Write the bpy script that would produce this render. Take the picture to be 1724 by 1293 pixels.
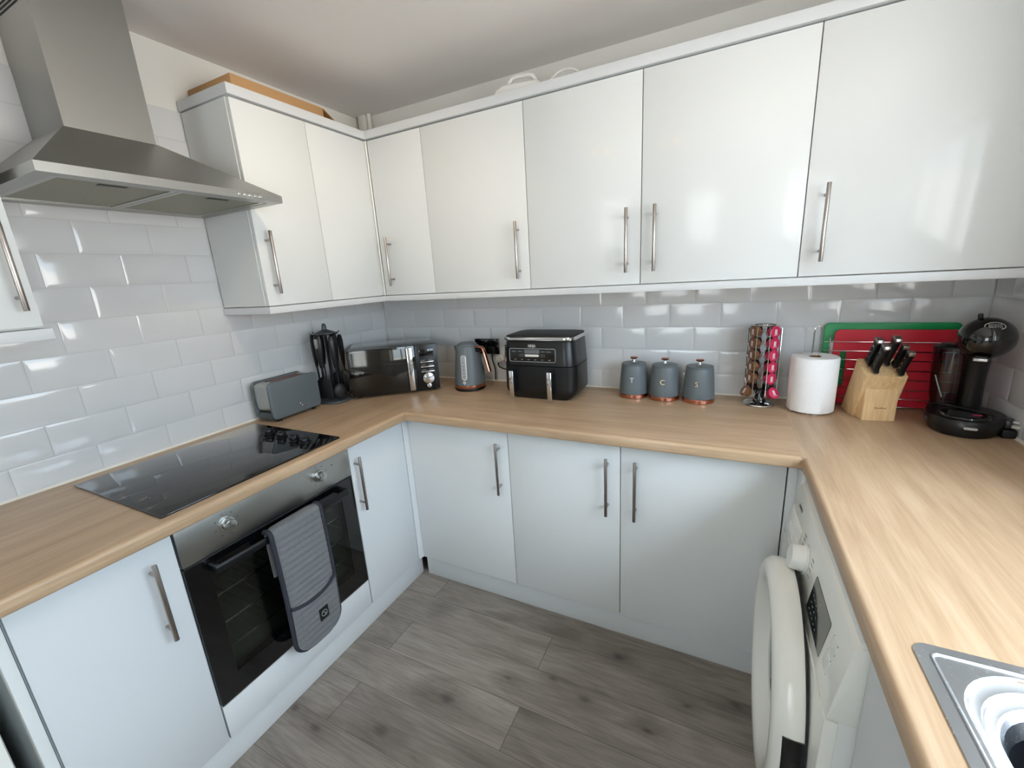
import bpy, bmesh, math, random
from mathutils import Matrix, Vector
random.seed(7)
PI = math.pi
SC = bpy.context.scene
COL = SC.collection
for o in list(bpy.data.objects): bpy.data.objects.remove(o)

# ------------------------------------------------------------ camera
FPX = 711.36
cd = bpy.data.cameras.new('camera'); cam = bpy.data.objects.new('camera', cd); COL.objects.link(cam)
cd.sensor_fit = 'HORIZONTAL'; cd.sensor_width = 36.0; cd.lens = FPX * 36.0 / 1724.0
cd.clip_start = 0.02; cd.clip_end = 60
_r = Vector((0.8962264, 0.43967756, -0.05883772)); _u = Vector((-0.05803035, 0.24770441, 0.96709617)); _f = Vector((-0.43978485, 0.86332275, -0.24751388))
m = Matrix.Identity(4)
for i in range(3): m[i][0] = _r[i]; m[i][1] = _u[i]; m[i][2] = -_f[i]
m.translation = Vector((1.85778, -1.99170, 1.46555)); cam.matrix_world = m
SC.camera = cam

# ------------------------------------------------------------ world, lights, exposure
SC.view_settings.view_transform = 'Standard'; SC.view_settings.look = 'None'
SC.view_settings.gamma = 1.0; SC.view_settings.use_curve_mapping = False
SC.view_settings.exposure = 0.0
SC.cycles.use_denoising = True
SC.cycles.max_bounces = 10; SC.cycles.diffuse_bounces = 6; SC.cycles.glossy_bounces = 5; SC.cycles.transparent_max_bounces = 12
SC.cycles.sample_clamp_indirect = 6.0
SC.cycles.caustics_reflective = False; SC.cycles.caustics_refractive = False
W = bpy.data.worlds.new('sky'); SC.world = W; W.use_nodes = True
nt = W.node_tree; nt.nodes.clear()
out = nt.nodes.new('ShaderNodeOutputWorld'); bg = nt.nodes.new('ShaderNodeBackground')
tc = nt.nodes.new('ShaderNodeTexCoord'); sx = nt.nodes.new('ShaderNodeSeparateXYZ'); cr = nt.nodes.new('ShaderNodeValToRGB')
nt.links.new(tc.outputs['Generated'], sx.inputs[0]); nt.links.new(sx.outputs['Z'], cr.inputs[0]); nt.links.new(cr.outputs[0], bg.inputs[0]); nt.links.new(bg.outputs[0], out.inputs[0])
cr.color_ramp.elements[0].position = 0.0; cr.color_ramp.elements[0].color = (0.66, 0.65, 0.62, 1)
cr.color_ramp.elements[0].position = 0.02; cr.color_ramp.elements[0].color = (0.62, 0.60, 0.58, 1)
cr.color_ramp.elements[1].position = 0.60; cr.color_ramp.elements[1].color = (0.80, 0.93, 1.07, 1)
for p_, c_ in ((0.06, (0.30, 0.37, 0.44, 1)), (0.28, (0.40, 0.49, 0.58, 1))):      # houses and trees low down, bright overcast sky above
    e_ = cr.color_ramp.elements.new(p_); e_.color = c_
bg.inputs[1].default_value = 20.0

FZ = 0.018          # floor level
WR = 0.27           # thickness of the window wall
RX, RY, CZ = 2.663, -3.55, 2.343
WIN = (-2.55, -0.72, 1.10, 2.04)      # window in the right wall: y0, y1, z0, z1
DWN = (0.95, 1.80, 0.90, 2.05)        # opening added for fill light in the wall behind the camera: x0, x1, z0, z1
def area(name, loc, rot, sx_, sy_, power, color, portal=False):
    l = bpy.data.lights.new(name, 'AREA'); l.shape = 'RECTANGLE'; l.size = sx_; l.size_y = sy_; l.energy = power; l.color = color
    if portal: l.cycles.is_portal = True
    o = bpy.data.objects.new(name, l); COL.objects.link(o); o.location = loc; o.rotation_euler = rot; return o
area('window_portal', (RX + WR - 0.005, (WIN[0] + WIN[1]) / 2, (WIN[2] + WIN[3]) / 2), (0, PI / 2, 0), WIN[3] - WIN[2], WIN[1] - WIN[0], 1, (1, 1, 1), True)
area('fill_portal', ((DWN[0] + DWN[1]) / 2, RY - 0.10, (DWN[2] + DWN[3]) / 2), (PI / 2, 0, 0), DWN[1] - DWN[0], DWN[3] - DWN[2], 1, (1, 1, 1), True)  # portal of the added fill-light opening

# ------------------------------------------------------------ materials
def lin(c):
    return tuple(((v / 255) / 12.92 if v / 255 <= 0.04045 else ((v / 255 + 0.055) / 1.055) ** 2.4) for v in c) + (1,)
class N:
    def __init__(s, name):
        s.m = bpy.data.materials.new(name); s.m.use_nodes = True; s.t = s.m.node_tree; s.b = s.t.nodes['Principled BSDF']
    def n(s, typ, **k):
        x = s.t.nodes.new('ShaderNode' + typ)
        for a, v in k.items():
            if hasattr(x, a): setattr(x, a, v)
            else: x.inputs[a.replace('_', ' ')].default_value = v
        return x
    def l(s, a, b): s.t.links.new(a, b)
def mat(name, col, rough=0.5, metal=0.0, spec=0.5, var=0.04, bump=0.0, scale=40, coat=0.0, trans=0.0, emit=None, estr=0, stretch=(1, 1, 1), rvar=0.0, ior=1.45):
    """principled material with procedural colour variation and bump; col in sRGB 0-255"""
    k = N(name); b = k.b; c = lin(col)
    tcn = k.n('TexCoord'); mp = k.n('Mapping'); mp.inputs['Scale'].default_value = stretch
    k.l(tcn.outputs['Object'], mp.inputs[0])
    no = k.n('TexNoise'); no.inputs['Scale'].default_value = scale; no.inputs['Detail'].default_value = 3
    k.l(mp.outputs[0], no.inputs[0])
    mx = k.n('MixRGB'); mx.inputs[1].default_value = tuple(v * (1 - var) for v in c[:3]) + (1,); mx.inputs[2].default_value = tuple(min(1, v * (1 + var)) for v in c[:3]) + (1,)
    k.l(no.outputs[0], mx.inputs[0]); k.l(mx.outputs[0], b.inputs['Base Color'])
    b.inputs['Roughness'].default_value = rough; b.inputs['Metallic'].default_value = metal
    b.inputs['Specular IOR Level'].default_value = spec; b.inputs['Coat Weight'].default_value = coat; b.inputs['Coat Roughness'].default_value = 0.05
    b.inputs['Transmission Weight'].default_value = trans; b.inputs['IOR'].default_value = ior
    if rvar:
        mr = k.n('MapRange'); mr.inputs['To Min'].default_value = rough - rvar; mr.inputs['To Max'].default_value = rough + rvar
        k.l(no.outputs[0], mr.inputs[0]); k.l(mr.outputs[0], b.inputs['Roughness'])
    if bump:
        bp = k.n('Bump'); bp.inputs['Strength'].default_value = bump; bp.inputs['Distance'].default_value = 0.002
        k.l(no.outputs[0], bp.inputs['Height']); k.l(bp.outputs[0], b.inputs['Normal'])
    if emit:
        b.inputs['Emission Color'].default_value = lin(emit); b.inputs['Emission Strength'].default_value = estr
    return k.m
M = {}
M['door'] = mat('white_gloss_door', (218, 221, 221), 0.10, spec=0.34, var=0.006, bump=0.03, scale=260)
M['doormatt'] = mat('white_satin_front', (208, 211, 213), 0.34, var=0.006)
M['carcass'] = mat('white_melamine', (214, 217, 216), 0.38, var=0.01)
M['plinth'] = mat('white_plinth', (212, 216, 217), 0.35, var=0.01)
M['nickel'] = mat('brushed_nickel', (172, 164, 158), 0.30, 1.0, var=0.05, scale=400, stretch=(1, 1, .1))
M['steel'] = mat('brushed_steel', (176, 176, 172), 0.33, 1.0, var=0.05, scale=60, stretch=(60, 1, 60), rvar=0.06)
M['steelv'] = mat('hood_steel', (166, 166, 162), 0.36, 1.0, var=0.04, scale=60, stretch=(60, 60, 1), rvar=0.05)
M['chrome'] = mat('chrome', (220, 220, 220), 0.07, 1.0, var=0.02)
M['sink'] = mat('sink_steel', (208, 213, 220), 0.26, 1.0, var=0.02, scale=200, rvar=0.04)
M['satin'] = mat('satin_knob_metal', (196, 196, 194), 0.22, 1.0, var=0.03)
M['copper'] = mat('copper', (205, 140, 118), 0.16, 1.0, var=0.04)
M['gold'] = mat('pale_gold', (226, 210, 172), 0.2, 1.0)
M['blackgl'] = mat('black_glass', (7, 8, 9), 0.03, spec=0.6, coat=0.4)
M['blackpl'] = mat('black_plastic', (15, 16, 18), 0.32, var=0.1)
M['blackmt'] = mat('matt_black_plastic', (20, 21, 23), 0.5, var=0.1)
M['blackgloss'] = mat('gloss_black_plastic', (8, 9, 11), 0.07, coat=0.5)
M['rubber'] = mat('black_rubber', (12, 12, 12), 0.7)
M['slate'] = mat('slate_grey_paint', (96, 104, 108), 0.42, var=0.05, scale=300, bump=0.03)
M['slated'] = mat('dark_slate_grey', (66, 72, 76), 0.38, var=0.04)
M['wplast'] = mat('white_plastic', (232, 232, 228), 0.28, var=0.01)
M['wm'] = mat('appliance_white', (232, 232, 224), 0.22, coat=0.2, var=0.006)
M['wmside'] = mat('appliance_side_white', (222, 224, 220), 0.35, var=0.01)
M['offwh'] = mat('milky_plastic', (206, 204, 196), 0.4, var=0.02)
M['gauge'] = mat('grey_gauge_plastic', (158, 162, 164), 0.25)
M['paper'] = mat('kitchen_paper', (243, 243, 243), 0.92, var=0.02, bump=0.9, scale=120, spec=0.1)
M['card'] = mat('cardboard', (176, 138, 98), 0.85, var=0.05, scale=30, spec=0.15)
M['cardd'] = mat('cardboard_inside', (150, 108, 66), 0.9, var=0.05, spec=0.15)
M['red'] = mat('red_board', (196, 34, 52), 0.38, var=0.04)
M['green'] = mat('green_board', (22, 148, 82), 0.38, var=0.04)
M['whiteb'] = mat('white_board', (222, 224, 222), 0.4)
M['pink'] = mat('pink_foil', (206, 44, 88), 0.35, var=0.08, metal=0.15)
M['brown'] = mat('brown_foil', (128, 88, 58), 0.4, var=0.08, metal=0.15)
M['dkbrown'] = mat('dark_brown_plastic', (38, 24, 22), 0.35)
M['podprint'] = mat('pod_print', (214, 196, 196), 0.5)
M['wall'] = mat('white_wall_paint', (222, 221, 216), 0.75, var=0.015, bump=0.15, scale=14, spec=0.2)
M['ceil'] = mat('ceiling_paint', (226, 222, 219), 0.7, var=0.02, bump=0.5, scale=5, spec=0.25)
M['grout'] = mat('tile_grout', (196, 197, 196), 0.8, var=0.03)
M['tile'] = mat('white_metro_tile', (210, 211, 212), 0.10, coat=0.3, var=0.012, scale=6, bump=0.06)
M['silicone'] = mat('white_sealant', (226, 220, 208), 0.5)
M['lamp'] = mat('lit_bulb', (255, 220, 170), 0.5, emit=(255, 214, 160), estr=30)
M['led'] = mat('display_print', (150, 160, 160), 0.5)
M['print'] = mat('grey_print', (96, 98, 100), 0.6)
M['silverp'] = mat('silver_print', (200, 200, 200), 0.35, metal=0.6)
M['filter'] = mat('hood_filter_mesh', (150, 148, 132), 0.5, metal=0.8, var=0.35, scale=500)
M['enamel'] = mat('oven_enamel', (98, 102, 94), 0.35, var=0.08)
M['screen'] = mat('appliance_display', (34, 42, 46), 0.12, coat=0.3)
M['darkgap'] = mat('dark_recess', (26, 28, 32), 0.7)
M['trim'] = mat('binding_tape', (52, 53, 60), 0.85, spec=0.15)
M['drain'] = mat('near_black_bowl', (14, 16, 20), 0.4)

def glassy(name, tint, fac, rough=0.02, ior=1.45):
    k = N(name); tr = k.n('BsdfTransparent'); tr.inputs[0].default_value = tint
    gl = k.n('BsdfGlossy'); gl.inputs['Roughness'].default_value = rough
    fr = k.n('Fresnel'); ge = k.n('NewGeometry'); mi_ = k.n('MapRange'); mi_.inputs['To Min'].default_value = ior; mi_.inputs['To Max'].default_value = 1.0 / ior
    k.l(ge.outputs['Backfacing'], mi_.inputs[0]); k.l(mi_.outputs[0], fr.inputs[0])      # thin sheet: no internal reflection on leaving
    ad = k.n('Math', operation='ADD'); ad.inputs[1].default_value = fac; k.l(fr.outputs[0], ad.inputs[0])
    mx = k.n('MixShader'); k.l(ad.outputs[0], mx.inputs[0]); k.l(tr.outputs[0], mx.inputs[1]); k.l(gl.outputs[0], mx.inputs[2])
    k.l(mx.outputs[0], k.t.nodes['Material Output'].inputs[0]); return k.m
M['pane'] = glassy('window_glass', (0.97, 0.98, 0.98, 1), 0.0)
M['ovenpane'] = glassy('oven_door_glass', (0.80, 0.83, 0.81, 1), 0.0)
M['tank'] = glassy('smoked_tank_plastic', (0.42, 0.42, 0.44, 1), 0.02, 0.05)
M['clearpl'] = glassy('clear_plastic', (0.80, 0.82, 0.84, 1), 0.10, 0.1)

def fill_voile():  # cloth of the curtain added to soften the rear fill light
    k = N('fill_curtain'); tr = k.n('BsdfTransparent'); tl = k.n('BsdfTranslucent'); tl.inputs[0].default_value = (0.9, 0.9, 0.88, 1)
    tcn = k.n('TexCoord'); wv = k.n('TexWave'); wv.inputs['Scale'].default_value = 12; k.l(tcn.outputs['Object'], wv.inputs[0])
    mr = k.n('MapRange'); mr.inputs['To Min'].default_value = 0.78; mr.inputs['To Max'].default_value = 0.90; k.l(wv.outputs['Fac'], mr.inputs[0])
    mx = k.n('MixShader'); k.l(mr.outputs[0], mx.inputs[0]); k.l(tr.outputs[0], mx.inputs[1]); k.l(tl.outputs[0], mx.inputs[2]); k.l(mx.outputs[0], k.t.nodes['Material Output'].inputs[0]); return k.m
M['fill_voile'] = fill_voile()
def wood_worktop(name, axis):
    k = N(name); b = k.b
    tcn = k.n('TexCoord'); mp = k.n('Mapping'); k.l(tcn.outputs['Object'], mp.inputs[0])
    mp.inputs['Scale'].default_value = (1.2, 14, 14) if axis == 'x' else (14, 1.2, 14)
    n1 = k.n('TexNoise'); n1.inputs['Scale'].default_value = 1.6; n1.inputs['Detail'].default_value = 7; n1.inputs['Roughness'].default_value = 0.62; n1.inputs['Distortion'].default_value = 0.6
    k.l(mp.outputs[0], n1.inputs[0])
    mp2 = k.n('Mapping'); k.l(tcn.outputs['Object'], mp2.inputs[0]); mp2.inputs['Scale'].default_value = (5, 130, 130) if axis == 'x' else (130, 5, 130)
    n2 = k.n('TexNoise'); n2.inputs['Scale'].default_value = 1.5; n2.inputs['Detail'].default_value = 4; k.l(mp2.outputs[0], n2.inputs[0])
    n3 = k.n('TexNoise'); n3.inputs['Scale'].default_value = 2.2; n3.inputs['Detail'].default_value = 2; k.l(tcn.outputs['Object'], n3.inputs[0])
    r = k.n('ValToRGB'); k.l(n1.outputs[0], r.inputs[0]); e = r.color_ramp.elements
    e[0].position = 0.28; e[0].color = lin((176, 147, 116)); e[1].position = 0.75; e[1].color = lin((208, 180, 149))
    x = e.new(0.5); x.color = lin((190, 160, 128))
    r2 = k.n('ValToRGB'); k.l(n2.outputs[0], r2.inputs[0]); r2.color_ramp.elements[0].position = 0.3; r2.color_ramp.elements[0].color = (0.86, 0.84, 0.82, 1); r2.color_ramp.elements[1].position = 0.6; r2.color_ramp.elements[1].color = (1, 1, 1, 1)
    mu = k.n('MixRGB', blend_type='MULTIPLY'); mu.inputs[0].default_value = 0.8; k.l(r.outputs[0], mu.inputs[1]); k.l(r2.outputs[0], mu.inputs[2])
    mu3 = k.n('MixRGB', blend_type='MULTIPLY'); mu3.inputs[0].default_value = 0.22; k.l(mu.outputs[0], mu3.inputs[1]); k.l(n3.outputs[0], mu3.inputs[2])
    # small knots
    vo = k.n('TexVoronoi'); vo.inputs['Scale'].default_value = 2.3
    mp4 = k.n('Mapping'); k.l(tcn.outputs['Object'], mp4.inputs[0]); mp4.inputs['Scale'].default_value = (0.8, 1.7, 1) if axis == 'x' else (1.7, 0.8, 1)
    k.l(mp4.outputs[0], vo.inputs[0])
    kr = k.n('ValToRGB'); k.l(vo.outputs['Distance'], kr.inputs[0]); kr.color_ramp.elements[0].position = 0.012; kr.color_ramp.elements[0].color = (0.50, 0.38, 0.32, 1); kr.color_ramp.elements[1].position = 0.035; kr.color_ramp.elements[1].color = (1, 1, 1, 1)
    mk = k.n('MixRGB', blend_type='MULTIPLY'); mk.inputs[0].default_value = 1; k.l(mu3.outputs[0], mk.inputs[1]); k.l(kr.outputs[0], mk.inputs[2])
    k.l(mk.outputs[0], b.inputs['Base Color'])
    b.inputs['Roughness'].default_value = 0.36; b.inputs['Specular IOR Level'].default_value = 0.45
    bp = k.n('Bump'); bp.inputs['Strength'].default_value = 0.06; bp.inputs['Distance'].default_value = 0.002; k.l(n2.outputs[0], bp.inputs['Height']); k.l(bp.outputs[0], b.inputs['Normal'])
    return k.m
M['oakx'] = wood_worktop('oak_laminate_along_back', 'x'); M['oaky'] = wood_worktop('oak_laminate_along_side', 'y')

KNOTS = [(1.048, -1.067, 0.016), (0.907, -1.251, 0.016), (0.692, -1.335, 0.012), (1.216, -0.912, 0.008), (1.372, -0.849, 0.010), (1.499, -0.872, 0.013), (1.57, -0.66, 0.012), (1.818, -0.763, 0.009), (1.972, -0.700, 0.012), (1.718, -0.898, 0.010), (0.567, -1.312, 0.010)]
def floor_mat():
    k = N('grey_oak_plank_floor'); b = k.b
    tcn = k.n('TexCoord'); s = k.n('SeparateXYZ'); k.l(tcn.outputs['Object'], s.inputs[0])
    def math_(op, a, c=None):
        x = k.n('Math', operation=op)
        for i, v in enumerate((a, c)):
            if v is None: continue
            if isinstance(v, (int, float)): x.inputs[i].default_value = v
            else: k.l(v, x.inputs[i])
        return x.outputs[0]
    PW, PL = 0.155, 1.383
    yy = math_('DIVIDE', math_('ADD', s.outputs['Y'], 0.68 + PW * 40), PW); row = math_('FLOOR', yy); fy = math_('FRACT', yy)
    par = math_('MODULO', row, 2.0)
    # even/odd rows are offset by half a plank
    xx = math_('DIVIDE', math_('SUBTRACT', math_('ADD', s.outputs['X'], 10 * PL), math_('ADD', 0.709, math_('MULTIPLY', par, 0.594))), PL)
    col = math_('FLOOR', xx); fx = math_('FRACT', xx)
    def edge(f, w): return math_('LESS_THAN', math_('MINIMUM', f, math_('SUBTRACT', 1.0, f)), w)
    seam = math_('MAXIMUM', edge(fy, 0.005), edge(fx, 0.0008))
    cmb = k.n('CombineXYZ'); k.l(row, cmb.inputs[0]); k.l(col, cmb.inputs[1])
    wn = k.n('TexWhiteNoise'); k.l(cmb.outputs[0], wn.inputs[0])
    sc = k.n('VectorMath', operation='SCALE'); k.l(wn.outputs['Color'], sc.inputs[0]); sc.inputs['Scale'].default_value = 9.0
    ad = k.n('VectorMath', operation='ADD'); k.l(tcn.outputs['Object'], ad.inputs[0]); k.l(sc.outputs[0], ad.inputs[1])
    mp = k.n('Mapping'); k.l(ad.outputs[0], mp.inputs[0]); mp.inputs['Scale'].default_value = (1.0, 5, 5)
    n1 = k.n('TexNoise'); n1.inputs['Scale'].default_value = 1.7; n1.inputs['Detail'].default_value = 6; n1.inputs['Roughness'].default_value = 0.6; n1.inputs['Distortion'].default_value = 1.3; k.l(mp.outputs[0], n1.inputs[0])
    r = k.n('ValToRGB'); k.l(n1.outputs[0], r.inputs[0]); e = r.color_ramp.elements
    e[0].position = 0.25; e[0].color = lin((112, 105, 98)); e[1].position = 0.75; e[1].color = lin((158, 151, 143)); x = e.new(0.5); x.color = lin((138, 130, 122))
    mp2 = k.n('Mapping'); k.l(ad.outputs[0], mp2.inputs[0]); mp2.inputs['Scale'].default_value = (6, 110, 110)
    n2 = k.n('TexNoise'); n2.inputs['Scale'].default_value = 1.4; n2.inputs['Detail'].default_value = 4; k.l(mp2.outputs[0], n2.inputs[0])
    r2 = k.n('ValToRGB'); k.l(n2.outputs[0], r2.inputs[0]); r2.color_ramp.elements[0].color = (0.7, 0.69, 0.68, 1); r2.color_ramp.elements[0].position = 0.3; r2.color_ramp.elements[1].position = 0.6; r2.color_ramp.elements[1].color = (1, 1, 1, 1)
    mu = k.n('MixRGB', blend_type='MULTIPLY'); mu.inputs[0].default_value = 0.85; k.l(r.outputs[0], mu.inputs[1]); k.l(r2.outputs[0], mu.inputs[2])
    # knots: dark eyes, drawn long along the plank
    mk = k.n('Mapping'); k.l(ad.outputs[0], mk.inputs[0]); mk.inputs['Scale'].default_value = (1.9, 4.0, 1)
    nd = k.n('TexNoise'); nd.inputs['Scale'].default_value = 9; k.l(ad.outputs[0], nd.inputs[0])
    mxv = k.n('MixRGB'); mxv.inputs[0].default_value = 0.10; k.l(mk.outputs[0], mxv.inputs[1]); k.l(nd.outputs['Color'], mxv.inputs[2])
    vo = k.n('TexVoronoi'); vo.inputs['Scale'].default_value = 1.75; k.l(mxv.outputs[0], vo.inputs[0])
    kr = k.n('ValToRGB'); k.l(vo.outputs['Distance'], kr.inputs[0]); ke = kr.color_ramp.elements
    ke[0].position = 0.025; ke[0].color = (0.30, 0.27, 0.26, 1); ke[1].position = 0.34; ke[1].color = (1, 1, 1, 1); z = ke.new(0.085); z.color = (0.68, 0.66, 0.64, 1)
    mu2 = k.n('MixRGB', blend_type='MULTIPLY'); mu2.inputs[0].default_value = 0.9; k.l(mu.outputs[0], mu2.inputs[1]); k.l(kr.outputs[0], mu2.inputs[2])
    last = mu2.outputs[0]
    dn = k.n('TexNoise'); dn.inputs['Scale'].default_value = 14; dn.inputs['Detail'].default_value = 2; k.l(tcn.outputs['Object'], dn.inputs[0])
    dsc = k.n('VectorMath', operation='SCALE'); k.l(dn.outputs['Color'], dsc.inputs[0]); dsc.inputs['Scale'].default_value = 0.030
    dad = k.n('VectorMath', operation='ADD'); k.l(tcn.outputs['Object'], dad.inputs[0]); k.l(dsc.outputs[0], dad.inputs[1])
    for kx, ky, kr_s in KNOTS:
        km = k.n('Mapping'); km.inputs['Location'].default_value = (-(kx + 0.015) * 0.55, -(ky + 0.015), 0); km.inputs['Scale'].default_value = (0.55, 1, 0); k.l(dad.outputs[0], km.inputs[0])
        ln = k.n('VectorMath', operation='LENGTH'); k.l(km.outputs[0], ln.inputs[0])
        r_ = k.n('ValToRGB'); k.l(math_('DIVIDE', ln.outputs['Value'], kr_s * 6), r_.inputs[0]); q = r_.color_ramp.elements
        q[0].position = 0.06; q[0].color = (0.34, 0.31, 0.30, 1); q[1].position = 0.9; q[1].color = (1, 1, 1, 1); z_ = q.new(0.22); z_.color = (0.72, 0.70, 0.69, 1)
        mk_ = k.n('MixRGB', blend_type='MULTIPLY'); mk_.inputs[0].default_value = 0.85; k.l(last, mk_.inputs[1]); k.l(r_.outputs[0], mk_.inputs[2]); last = mk_.outputs[0]
    tint = k.n('MixRGB', blend_type='MULTIPLY'); tint.inputs[0].default_value = 1; k.l(last, tint.inputs[1])
    mr = k.n('MapRange'); mr.inputs['To Min'].default_value = 0.84; mr.inputs['To Max'].default_value = 1.10; k.l(wn.outputs['Value'], mr.inputs[0]); k.l(mr.outputs[0], tint.inputs[2])
    sm = k.n('MixRGB'); k.l(seam, sm.inputs[0]); k.l(tint.outputs[0], sm.inputs[1]); sm.inputs[2].default_value = lin((82, 74, 68))
    k.l(sm.outputs[0], b.inputs['Base Color']); b.inputs['Roughness'].default_value = 0.42; b.inputs['Specular IOR Level'].default_value = 0.4
    bp = k.n('Bump'); bp.inputs['Strength'].default_value = 0.12; bp.inputs['Distance'].default_value = 0.002; k.l(n2.outputs[0], bp.inputs['Height']); k.l(bp.outputs[0], b.inputs['Normal'])
    return k.m
M['floor'] = floor_mat()

def beech():
    k = N('beech_wood'); b = k.b; tcn = k.n('TexCoord'); mp = k.n('Mapping'); k.l(tcn.outputs['Object'], mp.inputs[0]); mp.inputs['Scale'].default_value = (60, 60, 7)
    n1 = k.n('TexNoise'); n1.inputs['Scale'].default_value = 1.5; n1.inputs['Detail'].default_value = 5; n1.inputs['Distortion'].default_value = 0.5; k.l(mp.outputs[0], n1.inputs[0])
    r = k.n('ValToRGB'); k.l(n1.outputs[0], r.inputs[0]); r.color_ramp.elements[0].position = 0.3; r.color_ramp.elements[0].color = lin((204, 166, 118)); r.color_ramp.elements[1].position = 0.7; r.color_ramp.elements[1].color = lin((226, 196, 150))
    k.l(r.outputs[0], b.inputs['Base Color']); b.inputs['Roughness'].default_value = 0.45; return k.m
M['beech'] = beech()
def quilt():
    k = N('grey_quilted_cotton'); b = k.b; tcn = k.n('TexCoord'); n1 = k.n('TexNoise'); n1.inputs['Scale'].default_value = 700; k.l(tcn.outputs['Object'], n1.inputs[0])
    r = k.n('ValToRGB'); k.l(n1.outputs[0], r.inputs[0]); r.color_ramp.elements[0].position = 0.3; r.color_ramp.elements[0].color = lin((90, 91, 92)); r.color_ramp.elements[1].position = 0.7; r.color_ramp.elements[1].color = lin((128, 129, 130))
    k.l(r.outputs[0], b.inputs['Base Color']); b.inputs['Roughness'].default_value = 0.95; b.inputs['Specular IOR Level'].default_value = 0.1
    bp = k.n('Bump'); bp.inputs['Strength'].default_value = 0.4; bp.inputs['Distance'].default_value = 0.001; k.l(n1.outputs[0], bp.inputs['Height']); k.l(bp.outputs[0], b.inputs['Normal']); return k.m
M['quilt'] = quilt()

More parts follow.
